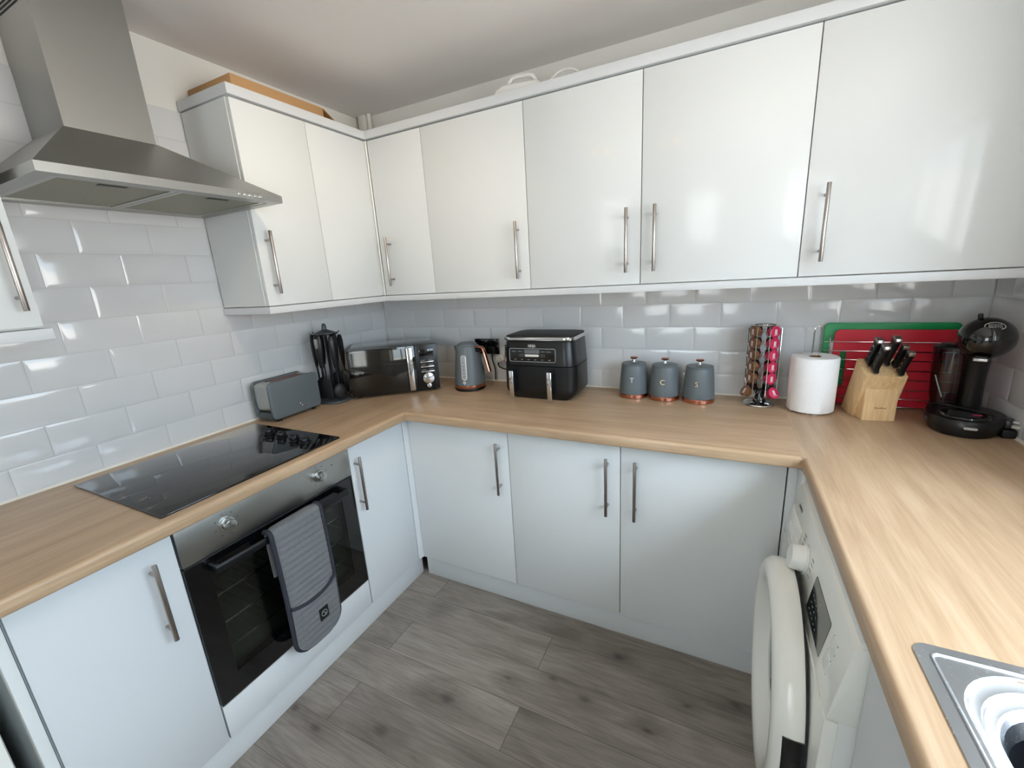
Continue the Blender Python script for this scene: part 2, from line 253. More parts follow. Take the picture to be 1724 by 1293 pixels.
# ------------------------------------------------------------ mesh kit
def rrect(w, h, r, n=5, cx=0, cy=0):
    """rounded rectangle outline, counter-clockwise"""
    rs = r if isinstance(r, (tuple, list)) else (r,) * 4      # br, tr, tl, bl
    P = []
    for (sx_, sy_, a0), rr in zip(((1, -1, -PI / 2), (1, 1, 0), (-1, 1, PI / 2), (-1, -1, PI)), rs):
        ox, oy = cx + sx_ * (w / 2 - rr), cy + sy_ * (h / 2 - rr)
        if rr <= 1e-6: P.append((ox, oy)); continue
        for i in range(n + 1):
            a = a0 + i / n * PI / 2; P.append((ox + rr * math.cos(a), oy + rr * math.sin(a)))
    return P
class MB:
    def __init__(s): s.v = []; s.f = []; s.mi = []; s.cur = 0
    def add(s, vs, fs, mi=None, mx=None):
        o = len(s.v); mi = s.cur if mi is None else mi
        s.v += [tuple(mx @ Vector(v)) if mx else tuple(v) for v in vs]
        s.f += [tuple(i + o for i in f) for f in fs]; s.mi += [mi] * len(fs); return s
    def box(s, x0, x1, y0, y1, z0, z1, bev=0.0, seg=2, mi=None, mx=None):
        if x0 > x1: x0, x1 = x1, x0
        if y0 > y1: y0, y1 = y1, y0
        if z0 > z1: z0, z1 = z1, z0
        bm = bmesh.new(); bmesh.ops.create_cube(bm, size=1)
        for v in bm.verts: v.co = Vector(((x0 + x1) / 2 + v.co.x * (x1 - x0), (y0 + y1) / 2 + v.co.y * (y1 - y0), (z0 + z1) / 2 + v.co.z * (z1 - z0)))
        if bev: bmesh.ops.bevel(bm, geom=bm.edges[:], offset=min(bev, (x1 - x0) * .49, (y1 - y0) * .49, (z1 - z0) * .49), segments=seg, profile=0.5, affect='EDGES')
        s.bm(bm, mi, mx); return s
    def bm(s, bm, mi=None, mx=None):
        bm.verts.index_update(); s.add([v.co[:] for v in bm.verts], [[v.index for v in f.verts] for f in bm.faces], mi, mx); bm.free()
    def prism(s, pts, a0, a1, axis='z', mi=None, mx=None, bev=0.0, seg=2):
        """polygon pts extruded from a0 to a1 along axis; pts are the other two coordinates in order (xyz minus axis)"""
        def co(p, a): return {'z': (p[0], p[1], a), 'y': (p[0], a, p[1]), 'x': (a, p[0], p[1])}[axis]
        bm = bmesh.new(); A = [bm.verts.new(co(p, a0)) for p in pts]; B = [bm.verts.new(co(p, a1)) for p in pts]; n = len(pts)
        fa = bm.faces.new(A); fb = bm.faces.new(B[::-1])
        for i in range(n): bm.faces.new((A[i], A[(i + 1) % n], B[(i + 1) % n], B[i]))
        bmesh.ops.recalc_face_normals(bm, faces=bm.faces)
        if bev: bmesh.ops.bevel(bm, geom=list(set(list(fa.edges) + list(fb.edges))), offset=bev, segments=seg, profile=0.5, affect='EDGES')
        s.bm(bm, mi, mx); return s
    def loft(s, rings, cap0=True, cap1=True, mi=None, mx=None):
        n = len(rings[0]); V = [p for r_ in rings for p in r_]; F = []
        for k in range(len(rings) - 1):
            for i in range(n): F.append((k * n + i, k * n + (i + 1) % n, (k + 1) * n + (i + 1) % n, (k + 1) * n + i))
        if cap0: F.append(tuple(range(n))[::-1])
        if cap1: F.append(tuple((len(rings) - 1) * n + i for i in range(n)))
        s.add(V, F, mi, mx); return s
    def lathe(s, prof, c=(0, 0, 0), n=32, mi=None, mx=None, cap=True):
        rings = [[(c[0] + r_ * math.cos(2 * PI * i / n), c[1] + r_ * math.sin(2 * PI * i / n), c[2] + z) for i in range(n)] for r_, z in prof]
        return s.loft(rings, cap, cap, mi, mx)
    def tube(s, pts, r_=0.005, n=10, closed=False, mi=None, mx=None):
        P = [Vector(p) for p in pts]; m_ = len(P); rings = []; up = None
        for i in range(m_):
            if closed: t = (P[(i + 1) % m_] - P[i - 1])
            else: t = P[min(i + 1, m_ - 1)] - P[max(i - 1, 0)]
            t.normalize()
            if up is None:
                up = Vector((0, 0, 1)) if abs(t.z) < 0.9 else Vector((1, 0, 0))
            side = t.cross(up)
            if side.length < 1e-6: side = t.orthogonal()
            side.normalize(); up = side.cross(t).normalized()
            rr = r_[i] if isinstance(r_, (list, tuple)) else r_
            rings.append([tuple(P[i] + (side * math.cos(2 * PI * j / n) + up * math.sin(2 * PI * j / n)) * rr) for j in range(n)])
        if closed: rings.append(rings[0])
        return s.loft(rings, not closed, not closed, mi, mx)
    def cyl(s, p0, p1, r_, n=20, mi=None, mx=None, bev=0.0):
        P0, P1 = Vector(p0), Vector(p1); d = (P1 - P0)
        L = d.length; q = Matrix.Translation(P0) @ d.to_track_quat('Z', 'Y').to_matrix().to_4x4()
        prof = [(r_, 0), (r_, L)] if not bev else [(r_ - bev, 0), (r_ - bev * .3, bev * .3), (r_, bev), (r_, L - bev), (r_ - bev * .3, L - bev * .3), (r_ - bev, L)]
        return s.lathe(prof, n=n, mi=mi, mx=(mx @ q) if mx else q)
    def ball(s, c, r_, seg=24, rings=14, mi=None, mx=None, sc=(1, 1, 1)):
        R = [[(c[0] + sc[0] * r_ * math.sin(PI * k / rings) * math.cos(2 * PI * i / seg), c[1] + sc[1] * r_ * math.sin(PI * k / rings) * math.sin(2 * PI * i / seg), c[2] - sc[2] * r_ * math.cos(PI * k / rings)) for i in range(seg)] for k in range(1, rings)]
        return s.loft(R, True, True, mi, mx)
    def text(s, txt, size, mx, ext=0.0006, mi=None, sx_=1.0, bold=0.0):
        c = bpy.data.curves.new('t', 'FONT'); c.body = txt; c.size = size; c.align_x = 'CENTER'; c.align_y = 'CENTER'; c.extrude = ext; c.offset = bold; c.resolution_u = 3
        o = bpy.data.objects.new('t', c); COL.objects.link(o); bpy.context.view_layer.update()
        me = bpy.data.meshes.new_from_object(o.evaluated_get(bpy.context.evaluated_depsgraph_get()))
        s.add([(v.co.x * sx_, v.co.y, v.co.z) for v in me.vertices], [tuple(p.vertices) for p in me.polygons], mi, mx)
        bpy.data.objects.remove(o); bpy.data.meshes.remove(me); bpy.data.curves.remove(c); return s
    def build(s, name, mats, parent=None, smooth=35, world=True, mods=None):
        me = bpy.data.meshes.new(name); vs = s.v
        if parent is not None and world:
            inv = wm_(parent).inverted(); vs = [tuple(inv @ Vector(v)) for v in s.v]
        me.from_pydata(vs, [], s.f)
        mats = mats if isinstance(mats, (list, tuple)) else [mats]
        for x in mats: me.materials.append(M[x] if isinstance(x, str) else x)
        for p, i in zip(me.polygons, s.mi): p.material_index = i
        bm = bmesh.new(); bm.from_mesh(me); bmesh.ops.recalc_face_normals(bm, faces=bm.faces); bm.to_mesh(me); bm.free()
        if smooth:
            me.polygons.foreach_set('use_smooth', [True] * len(me.polygons)); me.set_sharp_from_angle(angle=math.radians(smooth))
        me.update()
        o = bpy.data.objects.new(name, me); COL.objects.link(o)
        if parent is not None: o.parent = parent
        return o
def wm_(o):
    mm = Matrix.LocRotScale(o.location, o.rotation_euler, o.scale)
    return wm_(o.parent) @ mm if o.parent else mm
def thing(name, label, cat, loc=(0, 0, 0), rz=0.0, group=None):
    o = bpy.data.objects.new(name, None); o.empty_display_size = 0.05; COL.objects.link(o); o.location = loc; o.rotation_euler = (0, 0, rz)
    return tag(o, label, cat, group)
def tag(o, label=None, cat=None, group=None):
    if label: o['label'] = label
    if cat: o['category'] = cat
    if group: o['group'] = group
    return o
def struct(o): o['kind'] = 'structure'; return o
def T(x, y, z): return Matrix.Translation((x, y, z))
def R(a, ax): return Matrix.Rotation(a, 4, ax)

# ============================================================ ROOM SHELL
WT = 0.12
struct(MB().box(-WT, RX + WR, RY - WT, WT, FZ - 0.1, FZ).build('floor', 'floor', smooth=0))
struct(MB().box(-WT, RX + WR, RY - WT, WT, CZ, CZ + 0.1).build('ceiling', 'ceil', smooth=0))
wl = struct(MB().box(-WT, 0, RY - WT, WT, FZ, CZ).build('wall_left', 'wall', smooth=0))
wb = struct(MB().box(0, RX, 0, WT, FZ, CZ).build('wall_back', 'wall', smooth=0))
b = MB()
b.box(RX, RX + WR, WIN[1], WT, FZ, CZ); b.box(RX, RX + WR, RY - WT, WIN[0], FZ, CZ); b.box(RX, RX + WR, WIN[0], WIN[1], FZ, WIN[2]); b.box(RX, RX + WR, WIN[0], WIN[1], WIN[3], CZ)
wr = struct(b.build('wall_right', 'wall', smooth=0))
b = MB()
b.box(0, DWN[0], RY - WT, RY, FZ, CZ); b.box(DWN[1], RX, RY - WT, RY, FZ, CZ); b.box(DWN[0], DWN[1], RY - WT, RY, FZ, DWN[2]); b.box(DWN[0], DWN[1], RY - WT, RY, DWN[3], CZ)
struct(b.build('wall_front', 'wall', smooth=0))

def tile_rows(wall, u0, u1, zs, phase, pitch, T_in=0.0058):
    """beveled brick-bond tiles as one surface; wall in 'left','back','right'"""
    b = MB(); th0, th1, ins, g = 0.004, T_in, 0.011, 0.0011
    def P(u, z, d):
        return {'left': (d, u, z), 'back': (u, -d, z), 'right': (RX - d, u, z)}[wall]
    for k in range(len(zs) - 1):
        za, zb = zs[k] + g, zs[k + 1] - g; ph = phase + (pitch / 2 if k % 2 else 0)
        n0 = math.floor((u0 - ph) / pitch) - 1
        for i in range(n0, n0 + int((u1 - u0) / pitch) + 4):
            ua, ub = ph + i * pitch + g, ph + (i + 1) * pitch - g
            ca, cb = ua < u0, ub > u1
            ua, ub = max(ua, u0), min(ub, u1)
            if ub - ua < 0.012: continue
            ia = 0.0005 if ca else ins; ib = 0.0005 if cb else ins
            if ub - ua < ia + ib + 0.003: ia = ib = (ub - ua) * 0.3
            V = [P(ua, za, 0.001), P(ub, za, 0.001), P(ub, zb, 0.001), P(ua, zb, 0.001), P(ua, za, th0), P(ub, za, th0), P(ub, zb, th0), P(ua, zb, th0),
                 P(ua + ia, za + ins, th1), P(ub - ib, za + ins, th1), P(ub - ib, zb - ins, th1), P(ua + ia, zb - ins, th1)]
            F = [(0, 1, 5, 4), (1, 2, 6, 5), (2, 3, 7, 6), (3, 0, 4, 7), (4, 5, 9, 8), (5, 6, 10, 9), (6, 7, 11, 10), (7, 4, 8, 11), (8, 9, 10, 11)]
            b.add(V, F)
    return b
PZ, PX = 0.1021, 0.2021
zl = [0.9097 + 0.004] + [1.0018 + PZ * i for i in range(12)]
zb_ = [0.9097 + 0.004] + [1.0004 + PZ * i for i in range(6)]
tile_rows('left', RY + 0.3, -0.0075, zl, -1.4333, PX).build('wall_tiles', 'tile', wl, smooth=12)
MB().box(0.0, 0.0028, RY + 0.3, 0.0, 0.905, zl[-1]).build('grout', 'grout', wl, smooth=0)
tile_rows('back', 0.0075, RX - 0.0075, zb_, 1.3419, PX).build('wall_tiles', 'tile', wb, smooth=12)
MB().box(0.0, RX, -0.0028, 0, 0.905, zb_[-1]).build('grout', 'grout', wb, smooth=0)
tile_rows('right', WIN[1] + 0.02, -0.0075, zb_, -0.1, PX).build('wall_tiles', 'tile', wr, smooth=12)
tile_rows('right', RY + 0.8, WIN[1] + 0.02, zb_[:2] + [1.082], -0.1, PX).build('wall_tiles', 'tile', wr, smooth=12)
MB().box(RX - 0.0028, RX, WIN[1] + 0.02, 0, 0.905, zb_[-1]).box(RX - 0.0028, RX, RY + 0.8, WIN[1] + 0.02, 0.905, 1.085).build('grout', 'grout', wr, smooth=0)
# sealant bead where worktop meets tiles
b = MB(); sp = [(0, 0), (0.007, 0), (0, 0.007)]
b.prism([(0.0065 + p[0], 0.9099 + p[1]) for p in sp], RY + 0.3, -0.0065, 'y')
b.prism([(-0.0065 - p[0], 0.9099 + p[1]) for p in sp], 0.0065, RX - 0.0065, 'x')
b.prism([(RX - 0.0065 - p[0], 0.9099 + p[1]) for p in sp], RY + 0.8, -0.0065, 'y')
struct(b.build('trim_1', 'silicone'))
# boxed pipe in the far left corner above the wall units
struct(MB().box(0.035, 0.085, -0.045, -0.0, 2.13, CZ, 0.004).cyl((0.10, -0.03, 2.13), (0.10, -0.03, CZ), 0.011).build('trim_2', 'wall'))

def window_frame(name, P, u0, u1, z0, z1, mull, sill=False):
    """P(u, z, d) maps to world; frame members with pane"""
    fr = MB(); w, d0, d1 = 0.055, 0.015, 0.075
    def bx(bb, ua, ub, za, zb2, da, db, bev=0.004):
        A, B = P(ua, za, da), P(ub, zb2, db); bb.box(A[0], B[0], A[1], B[1], A[2], B[2], bev)
    bx(fr, u0, u1, z0, z0 + w, d0, d1); bx(fr, u0, u1, z1 - w, z1, d0, d1); bx(fr, u0, u0 + w, z0 + w, z1 - w, d0, d1); bx(fr, u1 - w, u1, z0 + w, z1 - w, d0, d1)
    for mu in mull: bx(fr, mu - w / 2, mu + w / 2, z0 + w, z1 - w, d0, d1)
    o = struct(fr.build(name, 'wplast'))
    g = MB(); A, B = P(u0 + w, z0 + w, 0.042), P(u1 - w, z1 - w, 0.046); g.box(A[0], B[0], A[1], B[1], A[2], B[2]); g.build('pane', 'pane', o, smooth=0)
    if sill:
        s_ = MB(); bx(s_, u0 - 0.03, u1 + 0.03, z0 - 0.022, z0, -0.03, d0, 0.005); s_.build('window_sill', 'wplast', o)
    return o
window_frame('window_1', lambda u, z, d: (RX + (WR - 0.09 if d > 0 else 0) + d, u, z), WIN[0], WIN[1], WIN[2], WIN[3], [WIN[0] + (WIN[1] - WIN[0]) / 3, WIN[0] + (WIN[1] - WIN[0]) * 2 / 3], True)
window_frame('fill_window', lambda u, z, d: (u, RY - d, z), DWN[0], DWN[1], DWN[2], DWN[3], [])  # unseen window, added to let fill light in from the rear

b = MB(); n_ = 90; V = []
for i in range(n_ + 1):
    x_ = DWN[0] - 0.06 + (DWN[1] - DWN[0] + 0.12) * i / n_; y_ = RY + 0.05 + 0.016 * math.sin(i * 1.05)
    V += [(x_, y_, 0.80), (x_, y_, 2.14)]
b.add(V, [(2 * i, 2 * i + 2, 2 * i + 3, 2 * i + 1) for i in range(n_)])
tag(b.build('fill_curtain', 'fill_voile', smooth=60), 'white net curtain added to soften fill light from the opening behind the camera', 'curtain')  # added sheet that spreads and dims the rear fill light
# ceiling spotlight bar (lit): only seen in the glossy doors
cl = thing('ceiling_spotlight_bar', 'white ceiling bar with three warm spotlights, mirrored in the glossy wall doors', 'ceiling light', (1.375, -1.245, CZ))
MB().box(1.175, 1.575, -1.275, -1.215, CZ - 0.022, CZ, 0.008).build('mounting_bar', 'wplast', cl)
for dx, tgt in ((-0.14, (0.35, -0.45, 1.5)), (0.0, (1.1, -0.6, 0.9)), (0.14, (1.6, -3.0, 0.9))):
    p0 = Vector((1.375 + dx, -1.245, CZ - 0.022)); d = (Vector(tgt) - p0).normalized(); h = p0 + Vector((0, 0, -0.05))
    sh = MB().cyl(p0, h, 0.006).cyl(h - d * 0.035, h + d * 0.035, 0.028, bev=0.006).build('lamp_head', 'wplast', cl)
    MB().cyl(h + d * 0.0352, h + d * 0.037, 0.022).build('bulb', 'lamp', sh)
    sl = bpy.data.lights.new('spot', 'SPOT'); sl.energy = 12 if dx < 0 else 4; sl.color = (1.0, 0.80, 0.56); sl.spot_size = math.radians(95); sl.spot_blend = 0.8; sl.shadow_soft_size = 0.025
    so = bpy.data.objects.new('spot', sl); COL.objects.link(so); so.location = h + d * 0.045; so.rotation_euler = d.to_track_quat('-Z', 'Y').to_euler()

# ============================================================ WORKTOP
WTZ, WB = 0.9097, 0.8715
DL, DB, XR = 0.6201, -0.6248, 2.0867
def edge_profile(sgn, x):
    """front-edge outline (coordinate, z): rounded nose, from bottom to top"""
    r1, r2 = 0.011, 0.006; P = []
    for i in range(5):
        a = -PI / 2 + i / 4 * PI / 2; P.append((x - sgn * r2 + sgn * r2 * math.cos(a), WB + r2 + r2 * math.sin(a)))
    for i in range(7):
        a = i / 6 * PI / 2; P.append((x - sgn * r1 + sgn * r1 * math.cos(a), WTZ - r1 + r1 * math.sin(a)))
    return P
wt = MB()
wt.prism([(0, WB)] + edge_profile(1, DL) + [(0, WTZ)], -2.75, DB + 0.0, 'y', mi=1)
wt.box(0, DL, DB, 0, WB, WTZ, mi=1)
wt.prism([(0, WB)] + edge_profile(-1, DB) + [(0, WTZ)], DL, XR, 'x', mi=0)
SX0, SX1, SY0, SY1 = 2.1585, 2.612, -2.20, -1.3165           # sink cut-out
wt.box(XR, RX, DB, 0, WB, WTZ, mi=1)
wt.prism([(SX0, WB)] + edge_profile(-1, XR)[::1] + [(SX0, WTZ)], -2.75, DB, 'y', mi=1)
wt.box(SX0, RX, SY1, DB, WB, WTZ, mi=1); wt.box(SX1, RX, SY0, SY1, WB, WTZ, mi=1); wt.box(SX0, RX, -2.75, SY0, WB, WTZ, mi=1)
o = wt.build('worktop', ['oakx', 'oaky'], smooth=30)
tag(o, 'oak-effect laminate worktop with rounded edge running around three sides of the kitchen', 'worktop')

# ============================================================ BASE UNITS
DT, DBM = 0.868, 0.1329         # door top and bottom
XD, YD = 0.5714, -0.5721        # door faces: left run and back run
PLX, PLY = 0.5457, -0.5488
def bar_handle(p0, p1, nrm, parent, r_=0.006, off=0.034, ins=0.032):
    """bar between p0 and p1 (on door face), standing off along nrm"""
    p0, p1, nrm = Vector(p0), Vector(p1), Vector(nrm); d = (p1 - p0).normalized()
    b = MB(); a, c = p0 + nrm * off, p1 + nrm * off
    b.cyl(a, c, r_, 16, bev=0.0012)
    for q in (p0 + d * ins, p1 - d * ins): b.cyl(q, q + nrm * off, 0.0045, 12)
    return b.build('handle', 'nickel', parent)
def door_left(parent, y0, y1, z0, z1, x, hy=None, hz=None, th=0.018, m_='door'):
    d = MB().box(x - th, x, y0 + 0.0015, y1 - 0.0015, z0, z1, 0.0012, 2).build('door', m_, parent)
    if hy is not None: bar_handle((x, hy, hz[0]), (x, hy, hz[1]), (1, 0, 0), d)
    return d
def door_back(parent, x0, x1, z0, z1, y, hx=None, hz=None, th=0.018, m_='door'):
    d = MB().box(x0 + 0.0015, x1 - 0.0015, y, y + th, z0, z1, 0.0012, 2).build('door', m_, parent)
    if hx is not None: bar_handle((hx, y, hz[0]), (hx, y, hz[1]), (0, -1, 0), d)
    return d
HB = (0.581, 0.811); HW = (1.452, 1.681)
def carcass_left(parent, y0, y1, z0, z1, x, name='body', th=0.018, x0=0.012):
    b = MB(); b.box(x0, x, y0, y0 + th, z0, z1); b.box(x0, x, y1 - th, y1, z0, z1); b.box(x0, x, y0 + th, y1 - th, z0, z0 + th); b.box(x0, x, y0 + th, y1 - th, z1 - th, z1); b.box(x0, x0 + 0.006, y0 + th, y1 - th, z0 + th, z1 - th)
    return b.build(name, 'carcass', parent, smooth=0)
def carcass_back(parent, x0, x1, z0, z1, y, name='body', th=0.018, y0=-0.012):
    b = MB(); b.box(x0, x0 + th, y, y0, z0, z1); b.box(x1 - th, x1, y, y0, z0, z1); b.box(x0 + th, x1 - th, y, y0, z0, z0 + th); b.box(x0 + th, x1 - th, y, y0, z1 - th, z1); b.box(x0 + th, x1 - th, y0 - 0.006, y0, z0 + th, z1 - th)
    return b.build(name, 'carcass', parent, smooth=0)
# left run: cabinet | oven housing | narrow cabinet
c = thing('base_cabinet', 'narrow white gloss base cabinet left of the oven, at the left edge', 'kitchen cabinet', (0.3, -1.67, DBM), group='base cabinets')
carcass_left(c, -1.826, -1.520, DBM, DT, XD - 0.019); door_left(c, -1.826, -1.520, DBM, DT, XD, -1.582, HB, m_='doormatt')
o = MB().box(0.02, XD - 0.002, -1.849, -1.829, FZ, DT, 0.001).build('end_panel', 'carcass'); tag(o, 'plain cream-white end panel closing the left cabinet run beside a dark gap', 'end panel')
c = thing('base_cabinet', 'white gloss base cabinet right of the oven, reaching into the left inner corner', 'kitchen cabinet', (0.3, -0.77, DBM), group='base cabinets')
carcass_left(c, -0.915, -0.60, DBM, DT, XD - 0.019); door_left(c, -0.915, -0.598, DBM, DT, XD, -0.893, HB, m_='doormatt')
MB().prism([(XD - 0.018, -0.597), (XD + 0.001, -0.597), (XD + 0.006, -0.590), (XD + 0.011, YD - 0.0005), (XD + 0.011, YD + 0.018), (XD - 0.018, YD + 0.018)], DBM, DT, 'z').build('corner_post', 'doormatt', c)
# back run
for x0, x1, hx, lb in ((0.5832, 1.0982, 1.057, 'white gloss base cabinet nearest the left corner, below the kettle'),
                       (1.0982, 1.5541, 1.508, 'middle white gloss base cabinet of the back run, handle at its right edge'),
                       (1.5541, 2.060, 1.610, 'white gloss base cabinet at the right end of the back run, beside the washing machine')):
    c = thing('base_cabinet', lb, 'kitchen cabinet', ((x0 + x1) / 2, -0.3, DBM), group='base cabinets')
    carcass_back(c, x0, x1, DBM, DT, YD + 0.019); door_back(c, x0, x1, DBM, DT, YD, hx, HB)
o = MB().box(2.0625, 2.10, YD - 0.002, YD + 0.016, FZ, DT, 0.001).box(2.082, 2.10, YD + 0.016, -0.02, FZ, DT).box(2.085, 2.10, -0.655, YD - 0.002, FZ, DT, 0.001).build('filler_panel', 'carcass')
tag(o, 'narrow white filler panel in the right inner corner beside the washing machine', 'filler panel')
# plinths
o = MB().box(PLX - 0.016, PLX, -1.828, PLY + 0.002, FZ, DBM - 0.004, 0.001).build('plinth', 'plinth'); tag(o, 'white plinth board under the left run of cabinets and oven', 'plinth', 'plinths')
o = MB().box(0.58, 2.081, PLY, PLY + 0.016, FZ, DBM - 0.004, 0.001).build('plinth', 'plinth'); tag(o, 'white plinth board under the back run of cabinets', 'plinth', 'plinths')
# right run past the washing machine: sink cabinet
c = thing('sink_cabinet', 'pale base cabinet under the sink, beyond the near side of the washing machine', 'kitchen cabinet', (2.4, -1.7, DBM), group='base cabinets')
MB().box(2.119, 2.137, -2.28, -1.283, DBM, DT - 0.002).box(2.119, 2.60, -1.283, -1.265, DBM, DT - 0.002).box(2.119, 2.60, -2.30, -2.282, DBM, DT - 0.002).box(2.12, 2.6, -2.282, -1.283, DBM, DBM + 0.018).build('body', 'carcass', c, smooth=0)
for ya, yb in ((-1.780, -1.267), (-2.298, -1.784)): MB().box(2.10, 2.118, ya, yb, DBM, DT - 0.002, 0.0012).build('door', 'doormatt', c)
o = MB().box(2.125, 2.141, -2.30, -1.27, FZ, DBM - 0.004).build('plinth', 'plinth'); tag(o, 'white plinth board under the sink cabinet', 'plinth', 'plinths')
# appliance at the left frame edge (under the worktop)
c = thing('undercounter_appliance', 'white undercounter appliance at the lower left corner beyond the dark gap', 'appliance', (0.3, -2.2, FZ))
MB().box(0.04, 0.52, -2.42, -1.885, FZ + 0.01, 0.845, 0.004).build('body', 'wmside', c)
MB().box(0.522, 0.571, -2.42, -1.882, FZ + 0.05, 0.845, 0.008).build('door', 'wm', c)
MB().box(0.505, 0.521, -2.42, -1.884, FZ + 0.05, 0.845).build('door_seal', 'rubber', c)

# ============================================================ OVEN
OY0, OY1 = -1.5185, -0.9168
hs = thing('oven_housing', 'white oven housing panel directly below the oven door', 'kitchen cabinet', (0.3, -1.22, DBM))
MB().box(XD - 0.018, XD, OY0 + 0.0015, OY1 - 0.0015, DBM, 0.256, 0.0012).build('front_panel', 'doormatt', hs)
MB().box(0.02, XD - 0.02, OY0 + 0.0, OY0 + 0.012, DBM, DT).box(0.02, XD - 0.02, OY1 - 0.012, OY1, DBM, DT).box(0.02, XD - 0.02, OY0 + 0.012, OY1 - 0.012, 0.235, 0.247).build('body', 'carcass', hs, smooth=0)
ov = thing('built_in_oven', 'built-in single oven with steel control strip and black glass door, a mitt over its handle', 'oven', (0.3, -1.22, 0.26))
yc = (OY0 + OY1) / 2
# cavity shell (open front)
b = MB(); cx0, cx1, a0, a1, z0, z1 = 0.10, XD - 0.030, -1.475, -0.955, 0.30, 0.69
b.box(cx0 - 0.01, cx1, a0 - 0.02, a0, z0 - 0.02, z1 + 0.02).box(cx0 - 0.01, cx1, a1, a1 + 0.02, z0 - 0.02, z1 + 0.02).box(cx0 - 0.01, cx1, a0, a1, z0 - 0.02, z0).box(cx0 - 0.01, cx1, a0, a1, z1, z1 + 0.02).box(cx0 - 0.02, cx0 - 0.01, a0 - 0.02, a1 + 0.02, z0 - 0.02, z1 + 0.02)
b.build('cavity', 'enamel', ov, smooth=0)
for zz in (0.385, 0.475, 0.575):
    b = MB(); y_0, y_1, x_0, x_1 = a0 + 0.004, a1 - 0.004, 0.13, 0.525
    b.tube([(x_0, y_0, zz), (x_1, y_0, zz), (x_1, y_1, zz), (x_0, y_1, zz)], 0.0035, 6, closed=True)
    for i in range(1, 17): yy = y_0 + (y_1 - y_0) * i / 17; b.cyl((x_0, yy, zz), (x_1, yy, zz), 0.0015, 6)
    b.build('oven_rack', 'chrome', ov)
for zz in (0.34, 0.43, 0.52, 0.62):
    for yy in (a0 + 0.008, a1 - 0.008): MB().cyl((0.12, yy, zz), (0.53, yy, zz), 0.003, 6).build('side_rail', 'chrome', ov)
MB().box(XD - 0.034, XD + 0.004, OY0 + 0.002, OY1 - 0.002, 0.741, DT - 0.003, 0.003).build('control_panel', 'steel', ov)
# door
WY0, WY1, WZ0, WZ1 = -1.455, -0.980, 0.335, 0.662
dz0, dz1 = 0.2605, 0.735
b = MB(); X0, X1 = XD - 0.026, XD + 0.003; y0, y1 = OY0 + 0.003, OY1 - 0.003
b.box(X0, X1, y0, WY0, dz0, dz1).box(X0, X1, WY1, y1, dz0, dz1).box(X0, X1, WY0, WY1, dz0, WZ0).box(X0, X1, WY0, WY1, WZ1, dz1)
dr = b.build('door', 'blackgl', ov, smooth=0)
MB().box(X1 - 0.003, X1 - 0.0005, WY0, WY1, WZ0, WZ1).build('window_pane', 'ovenpane', dr, smooth=0)
MB().box(X0, X0 + 0.003, WY0, WY1, WZ0, WZ1).build('inner_pane', 'ovenpane', dr, smooth=0)
# handle
hz, hxo = 0.706, XD + 0.036
pts = []
for i in range(17):
    t = i / 16; yy = -1.455 + t * (-0.975 + 1.455); pts.append((hxo + 0.006 * math.sin(PI * t), yy, hz))
b = MB(); b.loft([[(p[0] + 0.006 * math.cos(a), p[1], p[2] + 0.013 * math.sin(a)) for a in [2 * PI * j / 12 for j in range(12)]] for p in pts])
for yy in (-1.45, -0.98): b.box(X1 - 0.001, hxo + 0.004, yy - 0.008, yy + 0.008, hz - 0.012, hz + 0.012, 0.003)
b.build('door_handle', 'blackpl', dr)
MB().box(X1 - 0.001, X1 + 0.001, OY0 + 0.003, OY1 - 0.003, 0.7352, 0.7405).build('vent_gap', 'darkgap', ov, smooth=0)
# trim strip below door
MB().box(XD - 0.02, XD + 0.002, y0, y1, 0.2565, 0.2598).build('lower_trim', 'steel', ov, smooth=0)
XP = XD + 0.004
for yy in (-1.386, -1.060):
    k = MB().cyl((XP - 0.001, yy, 0.806), (XP + 0.006, yy, 0.806), 0.0215, 28, bev=0.001).cyl((XP + 0.006, yy, 0.806), (XP + 0.024, yy, 0.806), 0.0175, 28, bev=0.002).build('control_knob', 'satin', ov)
    MB().box(XP + 0.0238, XP + 0.0248, yy - 0.0012, yy + 0.0012, 0.806, 0.821).build('pointer_mark', 'print', k, smooth=0)
    pr = MB()
    for j in range(8):
        a = PI / 2 + j * PI / 4 + 0.2; cyy, czz = yy + 0.034 * math.cos(a), 0.806 + 0.034 * math.sin(a)
        if j % 2: pr.box(XP, XP + 0.0004, cyy - 0.003, cyy + 0.003, czz - 0.0007, czz + 0.0007).box(XP, XP + 0.0004, cyy - 0.0007, cyy + 0.0007, czz - 0.003, czz + 0.003)
        else:
            pr.tube([(XP + 0.0002, cyy + 0.003 * math.cos(q), czz + 0.003 * math.sin(q)) for q in [2 * PI * i / 10 for i in range(10)]], 0.0004, 4, closed=True)
    pr.build('dial_markings', 'print', ov)
MB().cyl((XP, -1.000, 0.822), (XP + 0.002, -1.000, 0.822), 0.0025, 12).build('indicator_light', 'print', ov)

